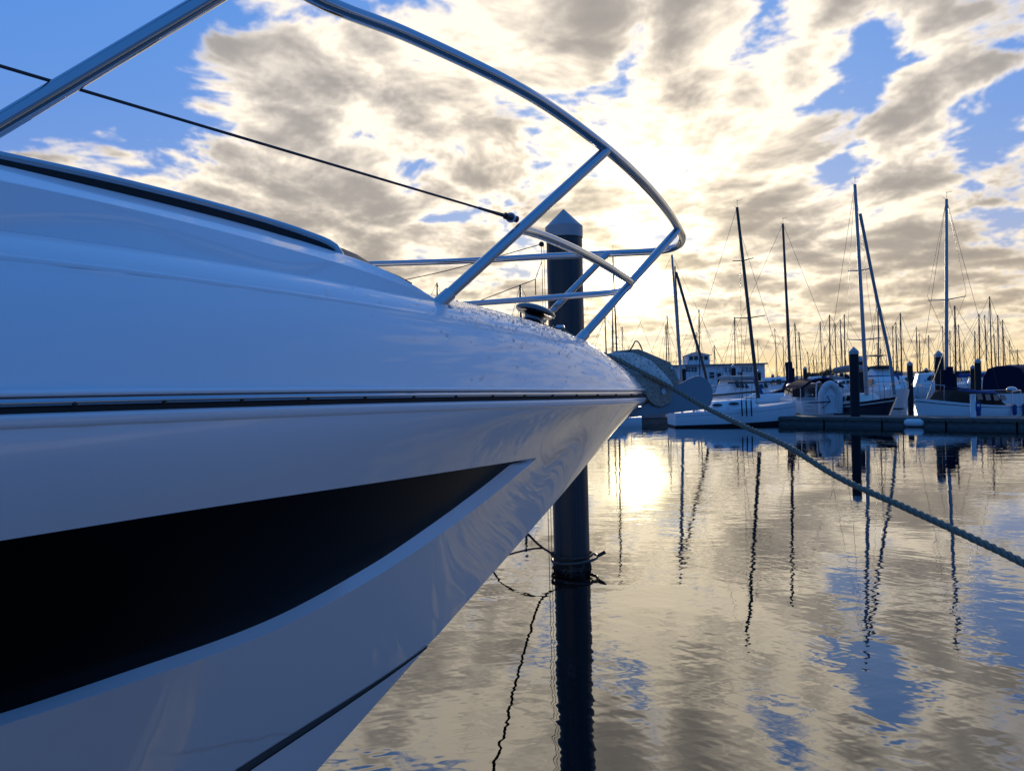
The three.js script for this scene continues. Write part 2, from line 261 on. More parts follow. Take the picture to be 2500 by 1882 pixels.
// ------------------------------------------------------------------ the motor yacht: a frame of its own
const BOW = V(0.50, 0, -2.81), AFT = V(-0.961, 0, 0.276), STB = V(0.276, 0, 0.961);
const W = (t, b, y) => V(BOW.x + AFT.x * t + STB.x * b, EYE + y, BOW.z + AFT.z * t + STB.z * b);   // y is measured from the eye's height
const TT = 8.5;
const gun = table([[0, 0], [0.03, 0.085], [0.1, 0.2], [0.37, 0.49], [0.94, 0.98], [1.6, 1.42], [2.5, 1.66], [4, 1.78], [8.5, 1.72]]);
const yGun = table([[0, -0.042], [1.65, -0.008], [8.5, 0.0]]);
const b3 = table([[0, 0], [0.03, 0.03], [0.1, 0.095], [0.37, 0.33], [0.6, 0.56], [0.94, 0.835], [1.6, 1.22], [2.5, 1.42], [4, 1.5], [8.5, 1.45]]);
const C3line = table([[0, 559], [300, 600], [600, 648], [850, 692], [1060, 733], [1100, 742]]);
const C4line = table([[0, 440], [300, 505], [600, 580], [795, 633], [950, 683], [1060, 730]]);
const C5line = table([[0, 402], [400, 497], [640, 560], [820, 615], [960, 668], [1020, 700], [1060, 729]]);
const railLine = table([[0, 380], [300, 446], [640, 536], [790, 588], [822, 606], [838, 626]]);
function yFromPhoto(line, t, b) { let y = 0.2; for (let k = 0; k < 8; k++) { const [u, , d] = proj(W(t, b, y)); const v = line(Math.max(-80, u)), X = (u - 1250) / FPX, Y = (941 - v) / FPX; y = (-X * SR + Y * CR) * d; } return y; }
function photoTable(line, bf, t0, t1, n) { const rows = []; for (let i = 0; i <= n; i++) { const t = lerp(t0, t1, i / n); rows.push([t, yFromPhoto(line, t, bf(t))]); } return rows; }
const ext = (rows, slope) => { const l = rows[rows.length - 1]; return [...rows, [l[0] + 1, l[1] + slope], [8.5, l[1] + slope * 1.6]]; };
const y3 = table([[0, -0.026], [0.03, -0.008], [0.1, 0.030], [0.2, 0.080], [0.37, 0.145], [0.6, 0.178], ...ext(photoTable(C3line, b3, 0.94, 1.7, 8), 0.06)]);
const taper = (t) => sm(0.94, 1.35, t);
const b4 = (t) => b3(t) - 0.06 * taper(t), b5 = (t) => b3(t) - 0.17 * taper(t);
const y4 = table(ext(photoTable(C4line, b4, 0.96, 1.72, 8), 0.10)), y5 = table(ext(photoTable(C5line, b5, 0.96, 1.75, 8), 0.12));
const yCrown = (t) => y3(t) + table([[0, 0.003], [0.1, 0.004], [0.37, 0.026], [0.6, 0.06], [0.94, 0.10], [8.5, 0.12]])(t);
const tOf = (x) => TT * Math.pow(x, 2.0);

const yacht = thing('motor_yacht', 'white motor yacht bow with long black hull window and steel pulpit rail', 'yacht', V(BOW.x, 0, BOW.z));
// --- hull
const stemY = table([[0, -0.075], [0.08, -0.15], [0.364, -0.441], [0.737, -0.804], [1.23, -1.28], [1.95, -1.98], [2.6, -2.4], [4, -2.6], [8.5, -2.6]]);
const chB = table([[0.85, 0], [1.0, 0.085], [1.44, 0.28], [2.5, 0.80], [4, 1.28], [6, 1.45], [8.5, 1.5]]);
const chY = table([[0.85, -0.915], [1.44, -1.117], [2.5, -1.45], [4, -1.75], [6, -1.96], [8.5, -2.05]]);
function hullS(t, w, side = 1) {                                    // w: 0 under the rubbing strake, 1 at the chine or the stem
  const gb = gun(t), gy = yGun(t) - 0.034; const lb = t < 0.85 ? 0 : chB(t), ly = t < 0.85 ? Math.min(gy - 0.004, stemY(t)) : chY(t);
  const e = w - 0.10 * Math.sin(Math.PI * w) * sm(0, 0.5, t), k = lerp(gb, lb, Math.pow(w, lerp(1.0, 1.55, sm(0.25, 1.5, t))));
  return W(t, side * Math.max(0, k), lerp(gy, ly, e));
}
const winTop = table([[-400, 1384], [0, 1320], [450, 1248], [1000, 1166], [1270, 1124], [1312, 1117]]);
const winOut = table([[-400, 1890], [0, 1772], [300, 1674], [640, 1552], [900, 1418], [1050, 1322], [1150, 1250], [1220, 1195], [1270, 1153], [1298, 1130], [1312, 1117]]);
const winIn = table([[-400, 1855], [0, 1740], [300, 1640], [640, 1518], [900, 1380], [1050, 1280], [1150, 1207], [1210, 1161], [1250, 1131], [1312, 1117]]);
const DW = 0.032;
const inset = (t, w, d) => { const e = 0.004, w0 = Math.min(0.985, Math.max(0.015, w)), a = hullS(t + e, w0).sub(hullS(t - e, w0)), b = hullS(t, w0 + 0.01).sub(hullS(t, w0 - 0.01)), n = a.cross(b).normalize(); if (n.dot(STB) < 0) n.negate(); return hullS(t, w).addScaledVector(n, -d); };
function wOn(line, t, deep = 0) { let last = null; for (let i = 4; i <= 236; i++) { const w = i / 240, [u, v, d] = proj(deep ? inset(t, w, deep) : hullS(t, w)); if (d < 0.2) return null; const e = v - line(u); if (last && last[1] < 0 && e >= 0) return lerp(last[0], w, -last[1] / (e - last[1])); last = [w, e]; } return null; }
function winTable(line, deep = 0) { const rows = []; for (let t = 0.44; t <= 1.95; t += 0.03) { const w = wOn(line, t, deep); if (w !== null) rows.push([t, w]); } return rows; }
const rT = winTable(winTop), rO = winTable(winOut), rI = winTable(winIn, DW), rTi = winTable(winTop, DW);
let tTip = 0.44; for (let t = 0.40; t < 1.2; t += 0.005) { const a = wOn(winTop, t), b = wOn(winOut, t), pu = a !== null ? proj(hullS(t, a))[0] : 9999; if (a !== null && b !== null && pu < 1310 && b - a > 0.002) { tTip = t; break; } }
let tTipIn = tTip + 0.04; for (let t = tTip - 0.06; t < 1.4; t += 0.005) { const a = wOn(winTop, t, DW), b = wOn(winIn, t, DW), pu = a !== null ? proj(inset(t, a, DW))[0] : 9999; if (a !== null && b !== null && pu < 1264 && b - a > 0.002) { tTipIn = t; break; } }
const closeAft = (rows, to) => table([...rows, [3.2, lerp(rows[rows.length - 1][1], to, 0.5)], [4.2, to], [8.5, to]]);
const wT = closeAft(rT, 0.42), wO = closeAft(rO, 0.62), wI = closeAft(rI, 0.60);
const TWIN = 4.2, tipW = wT(tTip);
const up = (t) => { if (t < tTip || t > TWIN) return lerp(wT(Math.max(tTip, Math.min(TWIN, t))), 0.5 * 0 + wT(Math.max(tTip, Math.min(TWIN, t))), 1); return wT(t); };
const lo = (t) => (t <= tTip ? tipW : t >= TWIN ? wT(TWIN) : Math.max(wT(t), lerp(tipW, wO(t), sm(0, 0.02, t - tTip) )) );
const upS = (t) => (t <= tTip ? tipW : t >= TWIN ? wT(TWIN) : wT(t)), loS = (t) => (t <= tTip ? tipW : t >= TWIN ? wT(TWIN) : t > TWIN - 0.35 ? lerp(wO(t), wT(t), sm(TWIN - 0.35, TWIN, t)) : Math.max(wT(t), wO(t)));
const ts = []; for (let i = 0; i <= 90; i++) ts.push(tOf(i / 90)); ts.push(tTip, tTip + 0.006, tTip + 0.015, tTip + 0.03, tTip + 0.05, TWIN - 0.35, TWIN); ts.sort((a, b) => a - b);
const tAt = (x) => { const f = x * (ts.length - 1), i = Math.min(ts.length - 2, Math.floor(f)); return lerp(ts[i], ts[i + 1], f - i); };
const NT = ts.length - 1;
function smoothHull(g, wf, side) {                                   // normals of the undivided hull surface, so that the strips read as one skin
  const n = g.attributes.normal, e = 0.004; let q = 0; const nv = wf.nv;
  for (let i = 0; i <= NT; i++) for (let j = 0; j <= nv; j++, q++) { const t = Math.max(0.012, ts[i]), w = Math.min(0.99, Math.max(0.01, wf.f(ts[i], j / nv)));
    const a = hullS(t + e, w, side).sub(hullS(Math.max(0.001, t - e), w, side)), b = hullS(t, w + 0.01, side).sub(hullS(t, w - 0.01, side)); const c = a.cross(b).multiplyScalar(side).normalize(); if (c.dot(STB) * side < 0) c.negate(); n.setXYZ(q, c.x, c.y, c.z); }
  return g;
}
const wfUp = { nv: 14, f: (t, x) => upS(t) * x }, wfLo = { nv: 18, f: (t, x) => lerp(loS(t), 1, x) };
const hullUp = smoothHull(grid(NT, 14, (a, b) => { const t = tAt(a); return hullS(t, wfUp.f(t, b)); }, false), wfUp, 1);
const hullLo = smoothHull(grid(NT, 18, (a, b) => { const t = tAt(a); return hullS(t, wfLo.f(t, b)); }, false), wfLo, 1);
const wfP = { nv: 20, f: (t, x) => x };
const hullPort = smoothHull(grid(NT, 20, (a, b) => { const t = tAt(a); return hullS(t, b, -1); }, true), wfP, -1);
const under = (side) => grid(60, 5, (a, b) => { const t = lerp(0.85, TT, a * a * 0.7 + a * 0.3), c = chB(t), y = chY(t); return W(t, side * lerp(c, 0, b), lerp(y, Math.min(y, stemY(t)), lerp(b, Math.sin(b * Math.PI / 2), 0.2))); }, side < 0);
const transom = grid(10, 10, (a, b) => { const p = hullS(TT, b, 1), q = hullS(TT, b, -1); return p.lerp(q, a); });
const hull = obj('hull', [hullUp, hullLo, hullPort, under(1), under(-1), transom], M.hullcoat, yacht);
// --- window recess and tinted pane
const wI2 = closeAft(rI, 0.60), wTi = closeAft(rTi, 0.42), TP = TWIN - 0.2, paneT = (x) => lerp(tTipIn, TP, Math.pow(x, 1.5));
const wInner = (t) => Math.max(wTi(t) + 0.003, t > TP - 0.3 ? lerp(wI2(t), wTi(t), sm(TP - 0.3, TP, t)) : wI2(t));
const rim = (a) => lerp(tTip, TWIN, Math.pow(a, 1.5)), rimIn = (a) => lerp(tTipIn, TP, Math.pow(a, 1.5));
const surround = grid(110, 3, (a, b) => { const t = rim(a), i = rimIn(a); return hullS(t, loS(t)).lerp(inset(i, wInner(i), DW), b); });
const soffit = grid(110, 2, (a, b) => { const t = rim(a), i = rimIn(a); return hullS(t, upS(t)).lerp(inset(i, wTi(i) - 0.01, DW), b); }, true);
obj('window_surround', [surround, soffit], M.hullcoat, hull);
obj('window_pane', grid(100, 8, (a, b) => { const t = paneT(a); return inset(t, lerp(wTi(t) - 0.03, wInner(t) + 0.004, b), DW - 0.002); }), M.tint, hull, 'black tinted hull window pane');
// --- boot stripe along the chine
for (const s of [1, -1]) obj('chine_stripe', grid(60, 2, (a, b) => { const t = lerp(0.86, TT, a * a), hw = 0.003 + 0.017 * sm(0.86, 1.5, t), f = (w) => hullS(t, w, s).addScaledVector(STB, s * 0.004); const wA = 1 - hw * 1.9 / Math.max(0.2, Math.abs(chY(t) - yGun(t))); return b < 0.6 ? f(lerp(wA, 1, b / 0.5)) : W(t, s * (chB(t) + 0.004), chY(t) - 0.004); }, s < 0), M.stripe, hull);
// --- deck moulding above the rubbing strake
function deckEdge(t, x, side) { const g = gun(t) - 0.004, y0 = yGun(t) + 0.014, B3 = b3(t), Y3 = Math.max(y0 + 0.002, y3(t)); const cb = lerp(g, B3, 0.22), cy = lerp(y0, Y3, 0.80), b = (1 - x) ** 2 * g + 2 * x * (1 - x) * cb + x * x * B3, y = (1 - x) ** 2 * y0 + 2 * x * (1 - x) * cy + x * x * Y3; return W(t, side * b, y); }
function deckTop(t, x, side) { const B3 = b3(t), Y3 = Math.max(yGun(t) + 0.016, y3(t)); return W(t, side * B3 * (1 - x), Y3 + (yCrown(t) - y3(t)) * (1 - (1 - x) ** 2)); }
const fullDeck = (nx) => [];
const deckHalf = (s) => grid(80, 26, (a, b) => { const t = tOf(a); return b < 0.62 ? deckEdge(t, b / 0.62, s) : deckTop(t, (b - 0.62) / 0.38, s); }, s > 0);
const deck = obj('deck_moulding', [deckHalf(1), deckHalf(-1)], M.deckcoat, yacht);
// a faint styling knuckle along the topside
for (const s of [1, -1]) obj('styling_line', grid(60, 4, (a, b) => { const t = lerp(0.9, 5, a), x = 0.62 + b * 0.05; const p = deckEdge(t, x, s), n = STB.clone().multiplyScalar(s).add(V(0, 0.6, 0)).normalize(); return p.addScaledVector(n, 0.0035 * Math.sin(Math.PI * b) * sm(0, 0.06, a)); }, s > 0), M.deckcoat, deck);
// --- coachroof
const roofKey = (t) => { const k = taper(t); return [[b3(t) - 0.012 * k, y3(t) - 0.004], [b4(t), Math.max(y3(t) - 0.002, y4(t))], [b5(t), Math.max(y3(t) - 0.001, y5(t))], [b5(t) * 0.62, y5(t) + 0.055 * k], [0, y5(t) + 0.085 * k]]; };
const coach = obj('coachroof', [1, -1].flatMap((s) => [[0, 0.94], [0.94, 1.06], [1.06, 1.94], [1.94, 2.06], [2.06, 4]].map(([f0, f1]) => grid(70, 6, (a, b) => { const t = lerp(0.95, TT, a * a * 0.6 + a * 0.4), z = roofKey(t), f = lerp(f0, f1, b), i = Math.min(3, Math.floor(f)), q = f - i; return W(t, s * lerp(z[i][0], z[i + 1][0], q), lerp(z[i][1], z[i + 1][1], q)); }, s > 0))), M.gelcoat, yacht);
// --- wheelhouse further aft, out of the picture, whose shadow falls on the quay
{
  const sec = (t) => { const k = sm(3.4, 5.0, t) * sm(8.6, 8.0, t); return k; };
  const wh = obj('wheelhouse', [1, -1].map((s) => grid(40, 12, (a, b) => { const t = lerp(3.4, 8.45, a), k = sec(t), w = b5(t) - 0.05, f = [[w, y5(t) - 0.02], [w - 0.12, y5(t) + 0.95 * k], [w - 0.25, y5(t) + 1.15 * k], [0, y5(t) + 1.25 * k]], q = b * 3, i = Math.min(2, Math.floor(q)); return W(t, s * lerp(f[i][0], f[i + 1][0], q - i), lerp(f[i][1], f[i + 1][1], q - i)); }, s > 0)), M.gelcoat, yacht);
  for (const s of [1, -1]) for (const t0 of [5.1, 6.2]) obj('side_window', grid(8, 3, (a, b) => { const t = lerp(t0, t0 + 0.95, a), w = b5(t) - 0.05; return W(t, s * (w + 0.012 - 0.12 * lerp(0.35, 0.85, b)), y5(t) + 0.95 * sec(t) * lerp(0.35, 0.85, b)); }, s < 0), M.tint, wh);
}
// --- foredeck pad behind the roof edge
const padB = (t) => b3(t) - 0.30 * taper(t) - 0.03;
obj('sun_pad', [grid(40, 14, (a, b) => { const t = lerp(1.0, 2.2, a), B = padB(t), x = lerp(1, -1, b); const edge = Math.min(1, Math.min(b, 1 - b) * 12, a * 10); return W(t, x * B, y5(t) + 0.012 + 0.052 * sm(0, 1, edge) * sm(0.0, 0.25, a + 0.08)); }, true)], M.black, yacht);
// --- roof handrail with a dark seal beneath
{
  const bR = (t) => b3(t) - 0.20 * taper(t), rows = []; for (let t = 1.16; t <= 1.78; t += 0.04) rows.push([t, yFromPhoto(railLine, t, bR(t))]); const yR = table(ext(rows, 0.12));
  const pts = []; let tEnd = 1.1; for (let t = 1.0; t < 1.6; t += 0.005) { if (proj(W(t, bR(t), yFromPhoto(railLine, t, bR(t))))[0] < 838) { tEnd = t; break; } }
  pts.push(W(tEnd, bR(tEnd), y5(tEnd) - 0.012)); for (let k = 0; k < 40; k++) { const t = tEnd + 0.015 + k * 0.07; pts.push(W(t, bR(t), t < 1.75 ? yFromPhoto(railLine, t, bR(t)) : yR(t))); }
  const hr = obj('roof_handrail', tube(pts, 0.0085, 10, 160), M.steel, yacht);
  obj('rail_seal', grid(60, 2, (a, b) => { const t = lerp(tEnd + 0.01, 3.6, a), y = t < 1.75 ? yFromPhoto(railLine, t, bR(t)) : yR(t); return W(t, bR(t) + 0.004, lerp(y, y5(t) - 0.006, b)); }), M.rubber, hr);
}
// --- rubbing strake: ledge, steel half round with screws, rubber gap, lower lip
function strake(profile, t0 = 0) { const path = []; for (let i = 0; i <= 70; i++) path.push(tOf(1 - i / 70)); const L = [...path.map((t) => [t, 1]), ...path.slice(0, -1).reverse().map((t) => [t, -1])];
  return grid(L.length - 1, profile.length - 1, (a, b) => { const [t, s] = L[Math.round(a * (L.length - 1))], [o, y] = profile[Math.round(b * (profile.length - 1))]; const e = 0.01, nb = t < 0.004 ? 0.2 : 1, dg = (gun(t + e) - gun(Math.max(0, t - e))) / (t < e ? t + e : 2 * e), n = V(-dg, 0, 1).normalize(); return W(t + n.x * o, s * (gun(t) + n.z * o * (t < 0.002 ? 0 : 1)), yGun(t) + y); }, false); }
const arc = (o0, o1, y0, y1, n) => [...Array(n + 1).keys()].map((i) => { const a = Math.PI * i / n; return [o0 + (o1 - o0) * Math.sin(a), lerp(y1, y0, (1 - Math.cos(a)) / 2)]; });
const strakeGroup = obj('rubbing_strake', strake([[-0.008, 0.020], [0.004, 0.018], [0.008, 0.015], [0.008, 0.009], [0.0, 0.0085]]), M.gelcoat, yacht);
obj('steel_band', strake(arc(0.000, 0.013, -0.006, 0.0085, 8)), M.steel, strakeGroup);
obj('rubber_gap', strake([[0.000, -0.005], [0.002, -0.0055], [0.002, -0.0145], [0.0, -0.015]]), M.rubber, strakeGroup);
obj('lower_lip', strake([[0.0, -0.0135], [0.007, -0.015], [0.009, -0.020], [0.006, -0.030], [0.002, -0.034], [-0.004, -0.036]]), M.gelcoat, strakeGroup);
for (let t = 0.10, k = 0; t < 3; t += 0.105, k++) { const e = 0.01, dg = (gun(t + e) - gun(t - e)) / (2 * e), n = V(-dg, 0, 1).normalize(), c = W(t + n.x * 0.0105, gun(t) + n.z * 0.0105, yGun(t) - 0.003); const g = new THREE.SphereGeometry(0.0038, 8, 6); g.translate(c.x, c.y, c.z); obj('screw', g, M.black, strakeGroup); }

// --- pulpit rail
const RT = 0.0145;
const railPts = [W(4.5, 1.62, 0.80), W(3.0, 1.52, 0.79), W(1.9, 1.40, 0.775), P(636, -81, 1.266), P(780, 0, 1.34), P(995, 85, 1.5), P(1243, 203, 1.70), P(1356, 271, 1.83), P(1481, 364, 1.99), P(1560, 435, 2.17), P(1616, 497, 2.37), P(1652, 550, 2.60), P(1666, 583, 2.78), P(1655, 600, 2.87), P(1620, 611, 2.94), P(1492, 619, 3.06), P(1334, 626, 3.25), P(1130, 637, 3.45), P(915, 644, 3.65), P(700, 650, 3.8)];
const rail = obj('pulpit_rail', tube(railPts, RT, 14, 260), M.steel, yacht);
function stanchion(a, b, r = 0.0142, flange = true) { const m = obj('stanchion', rod(a, b, r, r, 14), M.steel, yacht), d = b.clone().sub(a).normalize(); if (flange) obj('collar', [rod(a.clone().addScaledVector(d, -0.03), a.clone().addScaledVector(d, 0.035), 0.0185, 0.017, 14)], M.steelDull, m); return m; }
const s2a = P(1075, 738, 1.756), s2b = P(1481, 366, 1.985), s3a = P(1415, 830, 2.41), s3b = P(1654, 562, 2.62), p2a = P(1290, 818, 2.98), p2b = P(1484, 619, 3.06);
for (const [m, a, n] of [[stanchion(s2a, s2b), s2a, V(0.1, 0.92, 0.38)], [stanchion(s3a, s3b), s3a, V(0.35, 0.85, 0.3)]]) { const q = new THREE.Quaternion().setFromUnitVectors(UPV, n.normalize()), f = (g, o) => { g.applyQuaternion(q); const c = o.clone(); g.translate(c.x, c.y, c.z); return g; }, c = a.clone().addScaledVector(n, -0.012); obj('flange', f(new THREE.LatheGeometry([[0, 0.008], [0.022, 0.008], [0.034, 0.004], [0.036, 0], [0.036, -0.01]].map(([r, y]) => new THREE.Vector2(r, y)), 28), c), M.steelDull, m); for (let k = 0; k < 3; k++) { const g = new THREE.SphereGeometry(0.0035, 8, 6); g.translate(Math.cos(k * 2.09 + 0.5) * 0.028, 0.007, Math.sin(k * 2.09 + 0.5) * 0.028); obj('flange_screw', f(g, c), M.steel, m); } } stanchion(p2a, p2b, 0.0138, false);
const s1p = P(0, 302, 1.1), s1q = P(505, 0, 1.228), s1d = s1q.clone().sub(s1p); stanchion(s1p.clone().addScaledVector(s1d, -0.75), s1p.clone().addScaledVector(s1d, 1.3), 0.0155);
const onLine = (a, b, u) => { let l = 0, h = 1; for (let k = 0; k < 40; k++) { const m = (l + h) / 2; if (proj(a.clone().lerp(b, m))[0] < u) l = m; else h = m; } return a.clone().lerp(b, l); };
const mid2 = onLine(s2a, s2b, 1270), mid3 = onLine(s3a, s3b, 1540);
const midPts = [mid2, P(1310, 570, 1.93), P(1400, 607, 2.08), P(1465, 640, 2.25), P(1515, 671, 2.40), mid3, P(1528, 706, 2.62), P(1495, 714, 2.72), P(1400, 722, 2.88), P(1300, 730, 3.05), P(1180, 739, 3.2), P(1100, 745, 3.3), P(950, 757, 3.45)];
obj('middle_rail', tube(midPts, 0.0125, 12, 140), M.steel, yacht);
// lifeline from the middle rail aft through the next stanchion
{
  const a = P(1247, 531, 1.845), b = P(158, 208, 1.14), c = b.clone().addScaledVector(b.clone().sub(a), 0.35);
  const l = obj('lifeline', tube([a, b, c], 0.0029, 6, 24), M.wire, yacht);
  const dir = b.clone().sub(a).normalize();
  obj('terminal', [rod(a.clone().addScaledVector(dir, 0.11), a.clone().addScaledVector(dir, 0.01), 0.0035, 0.0055, 8), rod(a.clone().addScaledVector(dir, 0.02), a.clone().addScaledVector(dir, -0.022), 0.009, 0.009, 8)], M.wire, l);
  const eye = new THREE.TorusGeometry(0.010, 0.0035, 6, 14); eye.translate(a.x, a.y, a.z); obj('shackle', eye, M.steelDull, l);
}
// --- capstan on the foredeck
{
  const t = 0.46, c = W(t, 0.03, yCrown(t) - 0.018), tilt = new THREE.Quaternion().setFromAxisAngle(STB, -0.30);
  const lathe = (pts) => { const g = new THREE.LatheGeometry(pts.map(([r, y]) => new THREE.Vector2(r, y)), 40); g.applyQuaternion(tilt); g.translate(c.x, c.y, c.z); return g; };
  const wl = obj('windlass', lathe([[0.112, -0.03], [0.114, 0.006], [0.106, 0.028], [0.080, 0.045], [0.045, 0.052], [0.0, 0.052]]), M.black, yacht);
  obj('drum', lathe([[0.042, 0.045], [0.036, 0.058], [0.034, 0.066], [0.04, 0.078], [0.06, 0.086]]), M.darkChrome, wl);
  obj('capstan_cap', lathe([[0.0, 0.082], [0.066, 0.082], [0.074, 0.088], [0.075, 0.096], [0.064, 0.106], [0.035, 0.113], [0.0, 0.115]]), M.darkChrome, wl);
}
// --- bollard for the mooring line
const bolC = P(1364, 812, 2.62);
{
  const bl = obj('bollard', [rod(bolC.clone().add(V(0, -0.05, 0)), bolC.clone().add(V(0, 0.012, 0)), 0.013, 0.013, 16)], M.steel, yacht);
  const hg = new THREE.LatheGeometry([[0, 0.012], [0.020, 0.012], [0.024, 0.018], [0.020, 0.026], [0, 0.028]].map(([r, y]) => new THREE.Vector2(r, y)), 24); hg.translate(bolC.x, bolC.y, bolC.z); obj('bollard_head', hg, M.steel, bl);
}
// --- bow roller and anchor, set in the boat's centre plane
const FWD = AFT.clone().negate();
function planePt(u, v, b) { const o = V(0, EYE, 0), r = P(u, v, 1).sub(o), q = W(0, b, 0), k = q.clone().sub(o).dot(STB) / r.dot(STB); return o.addScaledVector(r, k); }
const frameM = new THREE.Matrix4().makeBasis(FWD, UPV, STB);
function plate(pixels, b, thick, bevel = 0.0015, flare = 0) {
  const o = W(0, b, 0), pts = pixels.map(([u, v]) => { const p = planePt(u, v, b).sub(o); return new THREE.Vector2(p.dot(FWD), p.y); });
  const g = new THREE.ExtrudeGeometry(new THREE.Shape(pts), { depth: thick, bevelEnabled: true, bevelSize: bevel, bevelThickness: bevel, bevelSegments: 2, curveSegments: 4 });
  const uv = g.attributes.uv; for (let i = 0; i < uv.count; i++) uv.setXY(i, uv.getX(i) * 4, uv.getY(i) * 4);
  if (flare) { const ps = g.attributes.position; for (let i = 0; i < ps.count; i++) { const x = ps.getX(i), y = ps.getY(i); ps.setZ(i, ps.getZ(i) + flare(x, y)); } g.computeVertexNormals(); }
  g.translate(0, 0, -thick / 2); g.applyMatrix4(frameM); g.translate(o.x, o.y, o.z); return g;
}
const roller = obj('bow_roller', plate([[1480, 868], [1500, 858], [1540, 854], [1558, 853], [1576, 860], [1611, 875], [1636, 886], [1645, 902], [1655, 924], [1660, 946], [1654, 985], [1600, 1000], [1560, 985], [1480, 905]], -0.045, 0.006), M.cheek, yacht);
obj('cheek_plate', plate([[1500, 890], [1530, 900], [1558, 915], [1580, 917], [1600, 926], [1625, 933], [1638, 945], [1642, 962], [1637, 980], [1616, 992], [1598, 989], [1581, 972], [1572, 950], [1550, 925], [1500, 900]], 0.040, 0.006), M.cheek, roller);
{ const c = planePt(1621, 956, 0.046), g = rod(c.clone().addScaledVector(STB, -0.09), c.clone().addScaledVector(STB, 0.006), 0.012, 0.012, 20), h = rod(c.clone().addScaledVector(STB, 0.004), c.clone().addScaledVector(STB, 0.010), 0.0045, 0.004, 6); obj('axle_bolt', [g, h], M.steelDull, roller); const w = rod(c.clone().addScaledVector(STB, -0.075), c.clone().addScaledVector(STB, -0.012), 0.03, 0.03, 24); obj('roller_wheel', w, M.rubber, roller); const s = planePt(1638, 898, -0.04); obj('side_bolt', rod(s, s.clone().addScaledVector(STB, 0.008), 0.006, 0.006, 10), M.steelDull, roller); }
obj('keeper_hoop', tube([planePt(1537, 857, -0.03), planePt(1545, 845, -0.03), planePt(1551, 834, -0.03), planePt(1555, 833, -0.03), planePt(1560, 837, -0.03), planePt(1569, 856, -0.03)], 0.0028, 8, 30), M.wire, roller);
const anchor = thing('anchor', 'weathered galvanised plough anchor hanging in the bow roller of the white yacht', 'anchor', planePt(1650, 985, 0));
obj('shank', plate([[1470, 866], [1500, 861], [1541, 862], [1560, 869], [1561, 880], [1564, 880], [1566, 871], [1586, 881], [1618, 912], [1632, 928], [1645, 950], [1640, 975], [1610, 960], [1575, 930], [1530, 905], [1470, 885]], 0.0, 0.022), M.galv, anchor);
{
  const pix = [[1529, 1019], [1545, 1008], [1574, 992], [1610, 972], [1658, 947], [1695, 927], [1715, 919], [1727, 918], [1738, 925], [1746, 938], [1748, 953], [1744, 972], [1735, 988], [1717, 998], [1680, 1002], [1640, 1007], [1585, 1013]];
  const o = W(0, 0, 0), base = planePt(1529, 1019, 0).sub(o), tip = planePt(1717, 998, 0).sub(o), bl = (x) => lerp(base.y, tip.y, (x - base.dot(FWD)) / (tip.dot(FWD) - base.dot(FWD)));
  for (const s of [1, -1]) obj('fluke', plate(pix, s > 0 ? 0.045 : 0.030, 0.008, 0.002, (x, y) => -0.42 * Math.max(0, y - bl(x))), M.fluke, anchor);
}
// --- beads of rain on the foredeck: nobody could count them
{
  const r = rng(31), N = 5200, g = new THREE.SphereGeometry(1, 7, 5), im = new THREE.InstancedMesh(g, M.drop, N), m = new THREE.Matrix4(), q = new THREE.Quaternion(), base = bases.get(yacht); let n = 0;
  for (let k = 0; k < 40000 && n < N; k++) {
    const t = 0.02 + Math.pow(r(), 0.75) * 1.9, b = r(), e = 0.004, f = (tt, bb) => bb < 0.62 ? deckEdge(tt, bb / 0.62, 1) : deckTop(tt, (bb - 0.62) / 0.38, 1);
    const keep = (0.04 + 0.96 * sm(0.15, 0.75, b)) * (0.02 + 0.98 * sm(1.1, 0.5, t)); if (r() > keep || t > 1.25 || (t > 0.93 && b > 0.6)) continue;
    const p = f(t, b), nn = f(t + e, b).sub(p).cross(f(t, Math.min(1, b + 0.01)).sub(p)).normalize(); if (nn.y < 0) nn.negate();
    const s = 0.0010 + 0.0028 * Math.pow(r(), 2.6); q.setFromUnitVectors(UPV, nn); m.compose(p.sub(base).addScaledVector(nn, s * 0.15), q, V(s * (0.9 + 0.3 * r()), s * 0.55, s)); im.setMatrixAt(n++, m);
  }
  im.count = n; im.name = 'rain_beads'; im.userData.kind = 'stuff'; setUp(im); yacht.add(im);
}
// --- mooring line from the bollard over the roller to the quay
const ropePts = [P(1345, 812, 2.66), P(1362, 805, 2.62), P(1385, 816, 2.66), P(1410, 832, 2.70), P(1440, 851, 2.76), planePt(1500, 875, 0.03), planePt(1566, 908, 0.05), planePt(1632, 942, 0.062), P(1711, 988, 2.66), P(1810, 1037, 2.44), P(1922, 1089, 2.24), P(2050, 1166, 2.02), P(2200, 1234, 1.82), P(2350, 1302, 1.65), P(2500, 1374, 1.5), P(2900, 1590, 1.17)];
single('mooring_rope', 'thick grey three strand mooring rope running off the yacht bow over the roller', 'rope', rope3([...ropePts, V(1.66, 1.10, 0.2), V(2.12, 0.62, 1.6)], 0.0092, 0.060), M.rope, V(BOW.x, EYE, BOW.z));
{
  const a = []; for (let i = 0; i <= 40; i++) { const k = i / 40 * 2 * Math.PI * 2.2; a.push(V(bolC.x + Math.cos(k) * 0.024, bolC.y - 0.028 + i / 40 * 0.03, bolC.z + Math.sin(k) * 0.024)); }
  single('bollard_turns', 'rope turns wrapped round the small steel bow bollard', 'rope', rope3(a, 0.009, 0.05), M.rope, bolC.clone());
}

